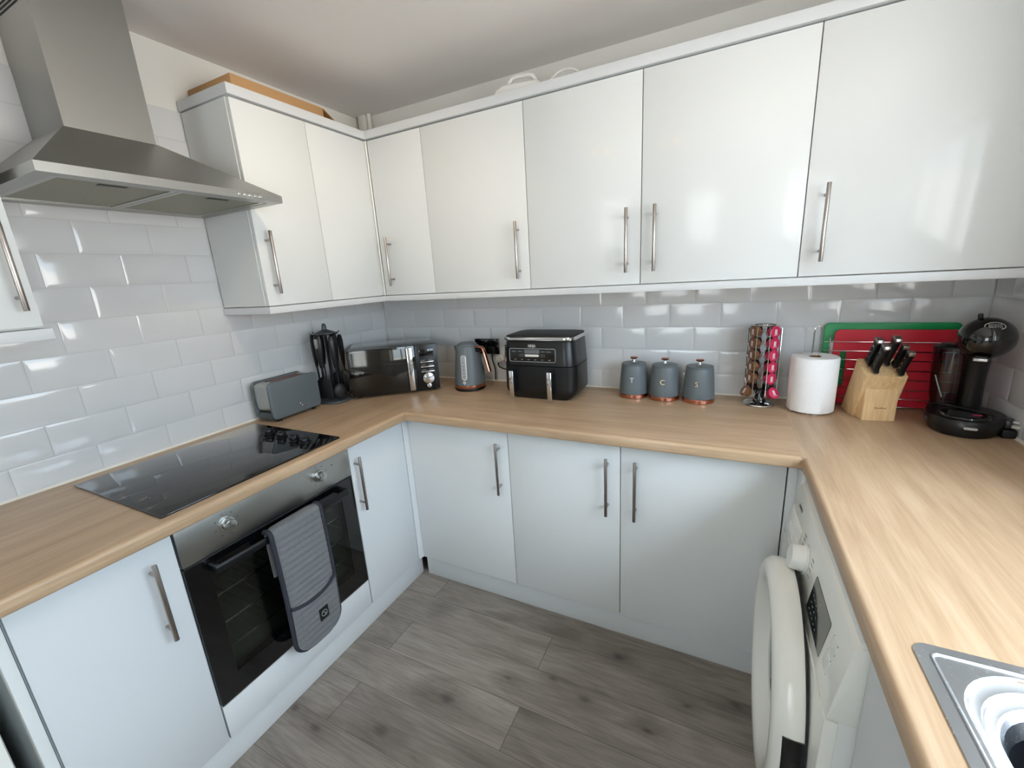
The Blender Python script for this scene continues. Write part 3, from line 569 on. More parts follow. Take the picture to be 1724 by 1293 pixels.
# ============================================================ HOB
hb = thing('induction_hob', 'black glass hob with four black knobs set in the left worktop', 'hob', (0.33, -1.24, WTZ))
MB().prism(rrect(0.512, 0.588, 0.006, 3, 0.327, -1.2405), WTZ, WTZ + 0.0055, 'z', bev=0.0015).build('glass_plate', 'blackgl', hb)
for x_, y_ in ((0.262, -1.012), (0.352, -1.022), (0.436, -1.030), (0.500, -1.034)):
    b = MB().cyl((x_, y_, WTZ + 0.0055), (x_, y_, WTZ + 0.009), 0.021, 24, bev=0.001).cyl((x_, y_, WTZ + 0.009), (x_, y_, WTZ + 0.024), 0.0165, 24, bev=0.002).box(x_ - 0.0165, x_ + 0.0165, y_ - 0.004, y_ + 0.004, WTZ + 0.02, WTZ + 0.029, 0.002)
    b.build('knob', 'blackpl', hb)
b = MB()
for i in range(3): b.box(0.40 + i * 0.012, 0.407 + i * 0.012, -1.49, -1.487, WTZ + 0.0053, WTZ + 0.0058)
b.build('printed_marks', 'print', hb)

# ============================================================ COOKER HOOD
hd = thing('cooker_hood', 'stainless steel chimney cooker hood on the left wall above the hob', 'cooker hood', (0.1, -1.24, 1.75))
HX, HY0, HY1, HZ0, HZ1 = 0.475, -1.5315, -0.9285, 1.7535, 1.7755
CX, CY0, CY1, CZ1 = 0.222, -1.3625, -1.1475, 1.930
b = MB(); xb = 0.008
def rect(x0, x1, y0, y1, z): return [(x0, y0, z), (x1, y0, z), (x1, y1, z), (x0, y1, z)]
b.loft([rect(xb, HX, HY0, HY1, HZ0), rect(xb, HX, HY0, HY1, HZ1), rect(xb, CX + 0.004, CY0 - 0.004, CY1 + 0.004, CZ1)], False, True)
# underside rim and recess
ix0, ix1, iy0, iy1 = 0.055, HX - 0.035, HY0 + 0.035, HY1 - 0.035
O = rect(xb, HX, HY0, HY1, HZ0); I = rect(ix0, ix1, iy0, iy1, HZ0); I2 = rect(ix0, ix1, iy0, iy1, HZ0 + 0.006)
b.add(O + I + I2, [(0, 1, 5, 4), (1, 2, 6, 5), (2, 3, 7, 6), (3, 0, 4, 7), (4, 5, 9, 8), (5, 6, 10, 9), (6, 7, 11, 10), (7, 4, 8, 11)])
b.build('canopy', 'steelv', hd, smooth=20)
ym = (iy0 + iy1) / 2
for ya, yb in ((iy0 + 0.001, ym - 0.001), (ym + 0.001, iy1 - 0.001)):
    f_ = MB().box(ix0 + 0.014, ix1 - 0.014, ya + 0.014, yb - 0.014, HZ0 + 0.003, HZ0 + 0.005).build('grease_filter', 'filter', hd, smooth=0)
    g = MB().box(ix0, ix0 + 0.014, ya, yb, HZ0 + 0.001, HZ0 + 0.006).box(ix1 - 0.014, ix1, ya, yb, HZ0 + 0.001, HZ0 + 0.006).box(ix0 + 0.014, ix1 - 0.014, ya, ya + 0.014, HZ0 + 0.001, HZ0 + 0.006).box(ix0 + 0.014, ix1 - 0.014, yb - 0.014, yb, HZ0 + 0.001, HZ0 + 0.006)
    g.build('filter_frame', 'steel', f_, smooth=0)
    MB().box(ix1 - 0.06, ix1 - 0.04, (ya + yb) / 2 - 0.03, (ya + yb) / 2 + 0.03, HZ0 + 0.0015, HZ0 + 0.003, 0.0008).build('filter_latch', 'blackpl', f_)
b = MB(); b.loft([rect(xb, CX, CY0, CY1, CZ1 - 0.005), rect(xb, CX, CY0, CY1, CZ - 0.001)], True, True)
ch = b.build('chimney', 'steelv', hd, smooth=20)
b = MB()
for i in range(6): b.box(CX * 0.2, CX * 0.75, CY0 - 0.0006, CY0 + 0.001, 2.232 + i * 0.010, 2.237 + i * 0.010)
b.build('vent_slots', 'darkgap', ch, smooth=0)
for i in range(5):
    yy = -1.078 + i * 0.0172
    MB().cyl((HX - 0.001, yy, 1.7645), (HX + 0.004, yy, 1.7645), 0.0052, 16, bev=0.0015).build('button', 'chrome', hd)

# ============================================================ WALL UNITS
XW, YW = 0.298, -0.301
ZD0, ZD1, ZC0, ZC1, ZP0 = 1.4080, 2.119, 2.1235, 2.158, 1.3783
YE = -0.932
GRP = 'wall cabinets'
# beyond the hood, cut by the left frame edge
c = thing('wall_cabinet', 'white wall cabinet at the far left edge, left of the cooker hood', 'kitchen cabinet', (0.16, -1.8, ZD0), group=GRP)
MB().box(0.012, 0.30, -2.15, -1.5545, ZD0, 2.119).build('body', 'carcass', c, smooth=0)
door_left(c, -1.85, -1.5525, ZD0 + 0.004, 2.117, 0.3195, -1.583, HW); MB().box(0.3015, 0.3195, -2.15, -1.853, ZD0 + 0.004, 2.117, 0.0012).build('door', 'door', c)
o = MB().box(0.30, 0.322, -2.15, -1.540, ZP0, ZD0 - 0.002, 0.001).box(0.012, 0.30, -1.558, -1.540, ZP0, ZD0 - 0.002, 0.001).build('pelmet', 'doormatt')
tag(o, 'white pelmet strip under the wall cabinet left of the hood', 'pelmet', 'pelmets')
# left end unit and L-shaped corner unit
c = thing('wall_cabinet', 'white wall cabinet right of the hood with grey-shaded end panel and cardboard box on top', 'kitchen cabinet', (0.15, -0.78, ZD0), group=GRP)
MB().box(0.012, XW - 0.0195, YE, -0.630, ZD0, ZD1).build('body', 'carcass', c, smooth=0)
door_left(c, YE + 0.001, -0.6293, ZD0, ZD1 - 0.003, XW, -0.8945, HW)
c = thing('corner_wall_cabinet', 'white L-shaped corner wall cabinet with two doors meeting in the corner', 'kitchen cabinet', (0.15, -0.15, ZD0), group=GRP)
MB().prism([(0.012, -0.6285), (XW - 0.0195, -0.6285), (XW - 0.0195, YW + 0.0195), (0.6185, YW + 0.0195), (0.6185, -0.012), (0.012, -0.012)], ZD0, ZD1, 'z').build('body', 'carcass', c, smooth=0)
door_left(c, -0.6293, YW + 0.018, ZD0, ZD1 - 0.003, XW)
MB().cyl((XW + 0.006, YW - 0.006 + 0.004, ZD0), (XW + 0.006, YW - 0.006 + 0.004, ZD1 - 0.003), 0.0045, 10).build('corner_bead', 'wplast', c)
door_back(c, XW + 0.012, 0.6194, ZD0, ZD1 - 0.003, YW, 0.377, HW)
for x0, x1, hx, lb in ((0.6194, 1.1146, 1.070, 'white gloss wall cabinet above the kettle and air fryer, next to the corner unit'),
                       (1.1146, 1.5662, 1.518, 'white gloss wall cabinet above the three canisters, with a bright lamp reflection'),
                       (1.5662, 2.0662, 1.6175, 'wide white gloss wall cabinet above the pod rack, handle at its left edge'),
                       (2.0662, RX - 0.006, 2.118, 'white gloss wall cabinet at the right end above the coffee machine')):
    c = thing('wall_cabinet', lb, 'kitchen cabinet', ((x0 + x1) / 2, -0.15, ZD0), group=GRP)
    carcass_back(c, x0, x1, ZD0, ZD1, YW + 0.0195); door_back(c, x0, x1, ZD0, ZD1 - 0.003, YW, hx, HW)
b = MB(); xo, yo = XW + 0.006, YW - 0.006
b.prism([(0.008, YE - 0.004), (xo, YE - 0.004), (xo, yo), (RX - 0.002, yo), (RX - 0.002, yo + 0.05), (xo - 0.05, yo + 0.05), (xo - 0.05, YE + 0.046), (0.008, YE + 0.046)], ZC0, ZC1, 'z', bev=0.0012)
tag(b.build('cornice', 'doormatt'), 'white cornice strip along the top of the wall cabinets from the hood to the right wall', 'cornice')
b = MB()
b.prism([(0.008, YE - 0.004), (xo, YE - 0.004), (xo, yo), (RX - 0.008, yo), (RX - 0.008, yo + 0.018), (xo - 0.018, yo + 0.018), (xo - 0.018, YE + 0.014), (0.008, YE + 0.014)], ZP0, ZD0 - 0.0035, 'z', bev=0.001)
tag(b.build('pelmet', 'doormatt'), 'white pelmet strip running under the wall cabinets from the hood to the right wall', 'pelmet', 'pelmets')
# ============================================================ ITEMS ON TOP OF THE WALL UNITS
bx = thing('cardboard_box', 'shallow brown cardboard box lying on the wall cabinet right of the hood', 'box', (0.15, -0.70, 2.12))
MB().box(0.02, 0.278, -0.895, -0.505, 2.1205, 2.203, 0.001).build('box_body', 'card', bx)
MB().add([(0.02, -0.502, 2.200), (0.278, -0.502, 2.202), (0.278, -0.415, 2.152), (0.02, -0.415, 2.152), (0.02, -0.504, 2.197), (0.278, -0.504, 2.199), (0.278, -0.417, 2.149), (0.02, -0.417, 2.149)], [(0, 1, 2, 3), (7, 6, 5, 4), (0, 4, 5, 1), (1, 5, 6, 2), (2, 6, 7, 3), (3, 7, 4, 0)]).build('open_flap', 'cardd', bx, smooth=0)
# white plastic jug lying with its carrying handle up
jg = thing('plastic_jug', 'white plastic jug with a looped carry handle on top of the wall cabinets', 'jug', (1.07, -0.2, ZD1))
prof = [(0.955, 2.125), (0.955, 2.185), (0.975, 2.205), (1.005, 2.214)]
prof += [(1.135, 2.204), (1.150, 2.202), (1.172, 2.185), (1.172, 2.125)]
MB().prism(prof, -0.24, -0.16, 'y', bev=0.010, seg=3).build('jug_body', 'wplast', jg)
MB().tube([(1.002, -0.2, 2.205), (1.018, -0.2, 2.230), (1.030, -0.2, 2.241), (1.045, -0.2, 2.2435), (1.10, -0.2, 2.2385), (1.118, -0.2, 2.233), (1.128, -0.2, 2.222), (1.138, -0.2, 2.200)], 0.0078, 12).build('carry_handle', 'wplast', jg)
tb = thing('plastic_tub', 'white plastic tub with an upright hoop handle on top of the wall cabinets', 'tub', (1.25, -0.2, ZD1))
MB().lathe([(0.060, 0), (0.070, 0.045), (0.073, 0.045), (0.073, 0.050), (0.066, 0.050), (0.058, 0.004)], (1.255, -0.2, 2.1195)).build('tub_body', 'wplast', tb)
MB().tube([(1.255 + 0.072 * math.cos(a), -0.2, 2.160 + 0.062 * math.sin(a)) for a in [PI * i / 16 for i in range(17)]], 0.0044, 8).build('hoop_handle', 'wplast', tb)
lidm = MB().lathe([(0.030, 0), (0.032, 0.02), (0.032, 0.066), (0.026, 0.072), (0.0, 0.0725)], (1.395, -0.2, 2.1195), 28).build('jar', 'offwh')
tag(lidm, 'small jar just peeping over the cornice right of the hoop handle', 'jar')

# ============================================================ OVEN MITT
mt = thing('oven_mitt', 'grey quilted double oven mitt with dark binding hanging over the oven handle', 'oven mitt', (0.61, -1.21, 0.72))
# centre line of the draped strip: up behind the handle, over it, and down in front
cl_pts = []
zt_, xh = hz + 0.020, hxo + 0.004
for i in range(5): cl_pts.append((xh - 0.0165, 0.56 + (zt_ - 0.012 - 0.56) * i / 4))
for i in range(1, 8):
    a = PI - i / 8 * PI; cl_pts.append((xh + 0.0005 + 0.0175 * math.cos(a), zt_ - 0.006 + 0.014 * math.sin(a)))
NF = 92
for i in range(NF + 1):
    t = i / NF; cl_pts.append((xh + 0.018 + 0.006 * math.sin(PI * min(1, t * 1.1)), zt_ - 0.006 - t * (zt_ - 0.006 - 0.252)))
def strip(pts, yc_, hw, th, quilted, round_end=True, start=0, inset=0.0, off=0.0, slope=0.0):
    rings = []; tot = len(pts)
    zend = pts[-1][1]
    for k, (x_, z_) in enumerate(pts):
        k0, k1 = max(0, k - 1), min(tot - 1, k + 1); tx, tz = pts[k1][0] - pts[k0][0], pts[k1][1] - pts[k0][1]; L = math.hypot(tx, tz) or 1
        nx, nz = -tz / L, tx / L
        w = hw - inset
        if round_end:
            dz = z_ - zend; rr = 0.055
            if k > tot // 3 and dz < rr: w = (hw - rr) + math.sqrt(max(0, rr * rr - (rr - dz) ** 2)) - inset if dz > 0 else hw - rr - inset + 0.006
        puff = 1.0
        if quilted: puff = 0.45 + 0.55 * abs(math.sin(k * PI / 4.5)) ** 0.7
        ring = []
        nn = 9
        for j in range(nn):
            u = -1 + 2 * j / (nn - 1); tt = th / 2 * puff * (1 - 0.75 * u ** 6)
            ring.append((x_ + nx * (tt + off), yc_ + u * w + slope * 0, z_ + nz * (tt + off)))
        for j in range(nn - 1, -1, -1):
            u = -1 + 2 * j / (nn - 1); tt = th / 2 * 0.8 * (1 - 0.75 * u ** 6)
            ring.append((x_ + nx * (-tt + off), yc_ + u * w, z_ + nz * (-tt + off)))
        rings.append(ring)
    b = MB(); b.loft(rings); return b
YM, HWM = -1.2085, 0.0925
strip(cl_pts, YM, HWM, 0.013, True).build('quilted_pad', 'quilt', mt, smooth=80)
# pocket on the front half
front = [p for p in cl_pts[12:]]
pk = [p for p in front if p[1] < 0.452]
pkb = strip(pk, YM, HWM - 0.003, 0.009, True, off=0.009)
pko = pkb.build('pocket', 'quilt', mt, smooth=60)
def edge_line(pts, side, off=0.0, inset=0.0):
    P = []; zend = pts[-1][1]
    for (x_, z_) in pts:
        dz = z_ - zend; rr = 0.055; w = HWM
        if z_ < 0.4 and dz < rr: w = (HWM - rr) + math.sqrt(max(0, rr * rr - (rr - dz) ** 2))
        P.append((x_ + off, YM + side * (w - inset), z_))
    return P
eL, eR = edge_line(cl_pts[5:], -1), edge_line(cl_pts[5:], 1)
loop = eL + [(cl_pts[-1][0], YM - 0.02, cl_pts[-1][1] - 0.001), (cl_pts[-1][0], YM + 0.02, cl_pts[-1][1] - 0.001)] + eR[::-1]
MB().tube(loop, 0.0075, 8).build('edge_binding', 'trim', mt)
pp = [(pk[0][0] + 0.0155 - 0.006 * abs(u) ** 2, YM + u * (HWM - 0.002), 0.452 - 0.020 * (1 - u * u) + 0.004 * u) for u in [-1 + i / 8 for i in range(17)]]
MB().tube(pp, 0.0062, 8).build('pocket_binding', 'trim', mt)
xl = pk[len(pk) // 2][0] + 0.0145
lb = MB().box(xl, xl + 0.0022, -1.208, -1.172, 0.325, 0.372, 0.0005).build('sewn_label', 'blackmt', mt)
b = MB(); b.tube([(xl + 0.0026, -1.190 + 0.011 * math.cos(2 * PI * i / 20), 0.3485 + 0.011 * math.sin(2 * PI * i / 20)) for i in range(20)], 0.0009, 5, closed=True)
b.tube([(xl + 0.0026, -1.190 + 0.006 * math.sin(t * 5) * (1 - abs(t - .5)), 0.340 + 0.017 * t) for t in [i / 10 for i in range(11)]], 0.0009, 5)
b.build('label_emblem', 'led', lb)

# ============================================================ WASHING MACHINE
wmc = thing('washing_machine', 'white front-loading washing machine with black display under the right worktop', 'washing machine', (2.33, -0.96, FZ))
Y0, Y1 = -1.262, -0.664
def PXZ(z): return 2.058 + 0.022 * (z - 0.69) / 0.15
MB().box(2.075, 2.62, Y0 + 0.002, Y1 - 0.002, FZ + 0.015, 0.70).box(2.10, 2.62, Y0 + 0.002, Y1 - 0.002, 0.70, 0.846).build('cabinet', 'wmside', wmc, smooth=0)
MB().prism([(2.076, 0.10), (2.052, 0.10), (2.0515, 0.40), (2.055, 0.6855), (2.076, 0.6855)], Y0, Y1, 'y', bev=0.003).build('front_panel', 'wm', wmc)
MB().prism([(2.104, 0.688), (2.058, 0.688), (2.0568, 0.692), (PXZ(0.835), 0.835), (2.083, 0.846), (2.090, 0.8495), (2.104, 0.850)], Y0, Y1, 'y', bev=0.002).build('control_panel', 'wm', wmc)
MB().box(2.07, 2.10, Y0 + 0.002, Y1 - 0.002, FZ + 0.012, 0.098, 0.002).build('kick_panel', 'wm', wmc)
MB().box(2.09, 2.62, Y0 + 0.002, Y1 - 0.002, 0.8465, 0.862, 0.003).build('top_cover', 'wmside', wmc)
# panel frame: y along, v up the slope
sl_ = math.atan2(0.022, 0.15)
def PM(y, z, off=0.0):    # matrix: local x -> -y (reading direction), local y -> up the slope, local z -> out of the panel
    mm = Matrix.Identity(4); ux = Vector((0, -1, 0)); uy = Vector((math.sin(sl_), 0, math.cos(sl_))); uz = ux.cross(uy)
    for i in range(3): mm[i][0] = ux[i]; mm[i][1] = uy[i]; mm[i][2] = uz[i]
    mm.translation = Vector((PXZ(z) - 0.0003, y, z)) + uz * off; return mm
MB().prism(rrect(0.145, 0.085, 0.006), 0, 0.0012, 'z', mx=PM(-1.083, 0.755)).build('display', 'screen', wmc)
b = MB()
for ry in range(4):
    for rx in range(5 - (ry % 2)):
        b.box(-0.055 + rx * 0.016, -0.049 + rx * 0.016, -0.030 + ry * 0.017, -0.0285 + ry * 0.017, 0.0012, 0.0014, mx=PM(-1.083, 0.755))
b.build('display_symbols', 'led', wmc, smooth=0)
kn = MB().lathe([(0.036, 0), (0.036, 0.003), (0.031, 0.004), (0.030, 0.030), (0.028, 0.033), (0.0, 0.034)], n=36, mx=PM(-0.905, 0.762)).build('programme_dial', 'wplast', wmc)
MB().lathe([(0.037, 0), (0.037, 0.0012), (0.035, 0.0013), (0.035, 0)], n=36, mx=PM(-0.905, 0.762)).build('dial_ring', 'silverp', kn)
b = MB()
for j in range(16):
    a = j * 2 * PI / 16 + 0.2; sy = 1 if math.cos(a) > 0 else -1
    if abs(math.cos(a)) < 0.35: continue
    x_, z_ = sy * (0.046 + 0.003), 0.046 * math.sin(a) * 0.9
    MB().box(x_ - 0.004 if sy > 0 else x_ - 0.012, x_ + 0.012 if sy > 0 else x_ + 0.004, z_ - 0.0012, z_ + 0.0012, 0.0, 0.0006, mx=PM(-0.905, 0.762)).build('programme_name', 'print', wmc, smooth=0)
for yy, zz, w_, h_ in ((-1.196, 0.787, 0.030, 0.022), (-1.190, 0.742, 0.030, 0.034)):
    k = MB().prism(rrect(w_, h_, 0.004), 0, 0.0022, 'z', mx=PM(yy, zz), bev=0.0006).build('button', 'wmside', wmc)
    MB().tube([(w_ / 2 * 0.96 * (1 if i in (0, 3) else -1), h_ / 2 * 0.96 * (1 if i < 2 else -1), 0.001) for i in range(4)], 0.0006, 4, closed=True, mx=PM(yy, zz)).build('button_outline', 'print', k)
dw = MB().prism(rrect(0.150, 0.085, 0.008), 0, 0.0025, 'z', mx=PM(-0.745, 0.742), bev=0.001).build('detergent_drawer', 'wm', wmc)
MB().prism(rrect(0.110, 0.030, 0.008), 0, 0.0035, 'z', mx=PM(-0.750, 0.732), bev=0.0012).build('drawer_grip', 'wplast', dw)
MB().box(-0.020, 0.020, -0.004, 0.004, 0, 0.0008, mx=PM(-0.745, 0.812)).build('name_strip', 'print', wmc)
# porthole door
DC = (-0.955, 0.475)
def ringp(prof, n=56):
    return [[(x_, DC[0] + r_ * math.cos(2 * PI * i / n), DC[1] + r_ * math.sin(2 * PI * i / n)) for i in range(n)] for r_, x_ in prof]
b = MB(); b.loft(ringp([(0.262, 2.050), (0.264, 2.030), (0.262, 2.012), (0.252, 1.998), (0.236, 1.992), (0.215, 1.993), (0.198, 2.002), (0.185, 2.022), (0.172, 2.042), (0.165, 2.048)]), False, False)
pd = b.build('porthole_door', 'wm', wmc, smooth=50)
b = MB(); b.loft(ringp([(0.1705, 2.040), (0.150, 2.030), (0.10, 2.020), (0.05, 2.015), (0.004, 2.014)]), False, True); b.build('door_glass', 'blackgloss', pd, smooth=60)
b = MB(); b.loft(ringp([(0.266, 2.0505), (0.266, 2.0470), (0.255, 2.0470)]), False, False); b.build('door_gasket', 'darkgap', pd, smooth=0)
b = MB()
pr_ = []
for i in range(13):
    a = math.radians(163 + i * 4.3) ; pr_.append(a)
b.loft([[(2.0475, DC[0] + r_ * math.cos(a), DC[1] + r_ * math.sin(a)) if False else (x_, DC[0] + r_ * math.cos(a), DC[1] + r_ * math.sin(a)) for r_, x_ in ((0.246, 2.047), (0.2665, 2.047), (0.2668, 2.016), (0.262, 2.010), (0.250, 2.014))] for a in pr_])
b.build('door_grip', 'blackgloss', pd, smooth=60)

# ============================================================ SINK
sk = thing('inset_sink', 'stainless steel inset sink with stepped rounded bowl in the right worktop', 'sink', (2.38, -1.75, WTZ))
SCX, SCY = 2.385, -1.768; SWX, SWY = 0.510, 0.962
def rr3(w, h, r_, z, cx_=SCX, cy_=SCY, n=8): return [(p[0], p[1], z) for p in rrect(w, h, r_, n, cx_, cy_)]
b = MB(); BW, BH = 0.360, 0.340; bcx, bcy = 2.384, -1.518
z0_ = WTZ + 0.0005
outer = [rr3(SWX, SWY, 0.020, z0_), rr3(SWX - 0.0015, SWY - 0.0015, 0.0195, z0_ + 0.0012), rr3(SWX - 0.031, SWY - 0.031, 0.012, z0_ + 0.0016), rr3(SWX - 0.034, SWY - 0.034, 0.011, z0_ + 0.0034), rr3(SWX - 0.037, SWY - 0.037, 0.010, z0_ + 0.0036), rr3(SWX - 0.041, SWY - 0.041, 0.009, z0_ + 0.0010), rr3(SWX - 0.044, SWY - 0.044, 0.008, z0_ + 0.0008)]
b.loft(outer, False, False)
# flat between the rim and the bowl: bridge outline to bowl with a fan grid (drainer side left flat with ribs)
def rbx(l_, r_, t_, b_, rad, z): return [(p[0], p[1], z) for p in rrect(r_ - l_, t_ - b_, rad, 10, (l_ + r_) / 2, (t_ + b_) / 2)]
BL = [(0.0, 0.0, 0.090, 0.0008), (0.0016, 0.0022, 0.0895, 0.0000), (0.0036, 0.0050, 0.089, -0.0020), (0.0050, 0.0070, 0.0885, -0.0024), (0.0100, 0.0190, 0.086, -0.0028), (0.0112, 0.0208, 0.0855, -0.0036), (0.0126, 0.0232, 0.085, -0.0054), (0.0138, 0.0250, 0.0845, -0.0058), (0.0185, 0.0370, 0.082, -0.0062), (0.0205, 0.0410, 0.081, -0.0076), (0.0230, 0.0470, 0.079, -0.0120), (0.026, 0.057, 0.076, -0.0280)]
bowl = [rbx(2.156 + i_, 2.612 - i_, -1.311 - j_, -1.735 + j_, rd_, z0_ + z_) for i_, j_, rd_, z_ in BL]
b.loft(bowl, False, False)
# bridge with bmesh fill
bm = bmesh.new(); e1 = [bm.verts.new(p) for p in outer[-1]]; e2 = [bm.verts.new(p) for p in bowl[0]]
E_ = [bm.edges.new((e1[i], e1[(i + 1) % len(e1)])) for i in range(len(e1))] + [bm.edges.new((e2[i], e2[(i + 1) % len(e2)])) for i in range(len(e2))]
bmesh.ops.triangle_fill(bm, edges=E_, use_beauty=True, use_dissolve=False); b.bm(bm)
b.build('drainer_top', 'sink', sk, smooth=12)
b = MB(); b.loft([rbx(2.182, 2.586, -1.368, -1.678, 0.076, z0_ - 0.028), rbx(2.190, 2.578, -1.376, -1.670, 0.07, z0_ - 0.10), rbx(2.21, 2.56, -1.396, -1.65, 0.05, z0_ - 0.155)], False, True)
b.build('bowl', 'drain', sk, smooth=50)  # inside of the bowl is near black below the steel steps
for i in range(6): MB().box(2.26 + i * 0.045, 2.266 + i * 0.045, -2.19, -1.85, z0_ + 0.0005, z0_ + 0.0022, 0.0008).build('drainer_rib', 'sink', sk)


# ============================================================ TOASTER
ZW = WTZ + 0.0005
def lmat(x, y, rz, z=ZW): return T(x, y, z) @ R(rz, 'Z')
ts = thing('toaster', 'grey two-slice toaster with brushed steel ends beside the hob', 'toaster', (0.098, -0.79, ZW), math.radians(1.5))
TM = lmat(0.098, -0.79, math.radians(1.5)); tl, tw, th = 0.252, 0.118, 0.176
for sx_ in (-1, 1):
    b = MB(); x0 = sx_ * tw / 2; x1 = sx_ * (tw / 2 - (0.018 if sx_ > 0 else 0.010))
    b.prism(rrect(tl, th - 0.012, 0.022, 5, 0, (th - 0.012) / 2 + 0.012), min(x0, x1), max(x0, x1), 'x', mx=TM, bev=0.008, seg=3)
    b.build('side_shell', 'slate', ts)
b = MB(); b.prism(rrect(tl - 0.006, th - 0.05, 0.020, 6, 0, (th - 0.05) / 2 + 0.045), -tw / 2 + 0.0105, tw / 2 - 0.0185, 'x', mx=TM, bev=0.001)
b.build('steel_body', 'steel', ts)
MB().box(-tw / 2 + 0.0105, tw / 2 - 0.0185, -tl / 2 + 0.003, tl / 2 - 0.003, 0.012, 0.044, 0.004, mx=TM).build('base', 'slated', ts)
for sx_ in (-0.016, 0.016): MB().box(sx_ - 0.009, sx_ + 0.009, -0.082, 0.082, th - 0.012, th - 0.0042, 0.001, mx=TM).build('bread_slot', 'darkgap', ts)
b = MB()
for sx_ in (-0.024, -0.008, 0.008, 0.024): b.box(sx_ - 0.001, sx_ + 0.001, -0.082, 0.082, th - 0.006, th - 0.0035, mx=TM)
b.build('slot_guides', 'copper', ts)
for px_, py_ in ((-0.04, -0.09), (0.04, -0.09), (-0.04, 0.09), (0.04, 0.09)): MB().cyl((px_, py_, 0), (px_, py_, 0.014), 0.009, 14, mx=TM).build('foot', 'rubber', ts)
b = MB()
for q in range(2): b.ball((tw / 2 + 0.0005, 0.012 + q * 0.008, 0.052 - q * 0.010), 0.0035, 12, 8, mx=TM, sc=(0.3, 1, 1.2))
b.build('badge', 'chrome', ts)
MB().box(-0.008, 0.008, tl / 2 - 0.002, tl / 2 + 0.02, 0.10, 0.115, 0.004, mx=TM).build('lever', 'slated', ts)

# ============================================================ UTENSIL CAROUSEL
UX, UY = 0.128, -0.560
us = thing('utensil_stand', 'round grey-based utensil carousel between toaster and microwave', 'utensil stand', (UX, UY, ZW))
MB().lathe([(0.076, 0), (0.078, 0.004), (0.074, 0.010), (0.040, 0.014), (0.012, 0.018), (0.0, 0.018)], (UX, UY, ZW), 36).build('base', 'slated', us)
MB().cyl((UX, UY, ZW + 0.016), (UX, UY, ZW + 0.345), 0.007, 14).build('pole', 'blackpl', us)
b = MB().lathe([(0.0, 0.330), (0.040, 0.332), (0.050, 0.338), (0.050, 0.342), (0.030, 0.350), (0.012, 0.358), (0.011, 0.374), (0.008, 0.384), (0.0, 0.388)], (UX, UY, ZW), 24)
b.build('hanging_top', 'slated', us)
b = MB()
for k in range(6):
    a = k * PI / 3 + 0.2; b.tube([(UX + r_ * math.cos(a), UY + r_ * math.sin(a), ZW + z_) for r_, z_ in ((0.045, 0.337), (0.062, 0.335), (0.068, 0.340), (0.068, 0.346))], 0.0022, 6)
b.build('hooks', 'blackpl', us)
def utensil(kind, ang, label, rad=0.055, zt=0.345, name=None, L=0.30):
    a = ang; mx = T(UX + rad * math.cos(a), UY + rad * math.sin(a), ZW + zt) @ R(a + PI / 2, 'Z')
    u = thing(name or kind, label, 'utensil', tuple(mx.translation), 0.0, 'black kitchen utensils hanging on the carousel')
    h = MB()
    rings = []
    for z, w, d in ((0.008, 0.006, 0.004), (0.004, 0.011, 0.006), (-0.02, 0.0145, 0.0085), (-0.08, 0.0125, 0.008), (-0.125, 0.009, 0.006), (-0.15, 0.006, 0.004)):
        rings.append([(1.45 * w * math.cos(q), 1.5 * d * math.sin(q), z) for q in [2 * PI * i / 14 for i in range(14)]])
    h.loft(rings, mx=mx).build('grip', 'blackpl', u)
    if kind in ('spatula', 'turner'):
        MB().prism([(-0.0085, -0.008), (0.0085, -0.008), (0.0075, -0.045), (0.004, -0.055), (-0.004, -0.055), (-0.0075, -0.045)], -0.0142, -0.0112, 'y', mx=mx, bev=0.0006).build('grip_inlay', 'nickel', u)
        w = 0.040
        bl = MB().prism([(-0.005, -0.145), (0.005, -0.145), (0.008, -0.19), (w, -0.215), (w, -L), (-w, -L), (-w, -0.215), (-0.008, -0.19)], -0.0015, 0.0015, 'y', mx=mx, bev=0.0006)
        bl.build('blade', 'blackmt', u)
    elif kind == 'ladle' or kind == 'spoon':
        MB().tube([(0, 0, -0.145), (0, 0.002, -0.19), (0, 0.001, -0.232)], 0.0042, 8, mx=mx).build('shaft', 'blackpl', u)
        rad_ = 0.034 if kind == 'ladle' else 0.028
        MB().ball((0, 0, -0.265), rad_, 18, 12, mx=mx, sc=(1, 0.45 if kind == 'ladle' else 0.28, 1.15)).build('bowl', 'blackmt', u)
    elif kind == 'whisk':
        MB().tube([(0, 0, -0.145), (0, 0, -0.175)], 0.005, 8, mx=mx).build('shaft', 'blackpl', u)
        w = MB()
        for k in range(5):
            q = k * PI / 5; w.tube([(0.026 * math.sin(t) ** 0.7 * math.cos(q) if 0 < t < PI else 0.002 * math.cos(q), 0.026 * (math.sin(t) ** 0.7 if 0 < t < PI else 0.07) * math.sin(q), -0.17 - 0.065 * (1 - math.cos(t))) for t in [PI * i / 12 for i in range(13)]] , 0.0011, 5, mx=mx)
            w.tube([(-0.026 * math.sin(t) ** 0.7 * math.cos(q) if 0 < t < PI else -0.002 * math.cos(q), -0.026 * (math.sin(t) ** 0.7 if 0 < t < PI else 0.07) * math.sin(q), -0.17 - 0.065 * (1 - math.cos(t))) for t in [PI * i / 12 for i in range(13)]] , 0.0011, 5, mx=mx)
        w.build('wires', 'blackpl', u)
    return u
utensil('turner', math.radians(-75), 'black slotted turner with a silver-grey inlaid grip hanging at the front of the carousel', 0.066, 0.330, 'fish_slice')
utensil('ladle', math.radians(-15), 'black ladle hanging on the right side of the carousel, next to the microwave', 0.062, 0.322)
utensil('spoon', math.radians(-135), 'black serving spoon hanging on the left side of the carousel, next to the toaster', 0.060, 0.330, 'serving_spoon')
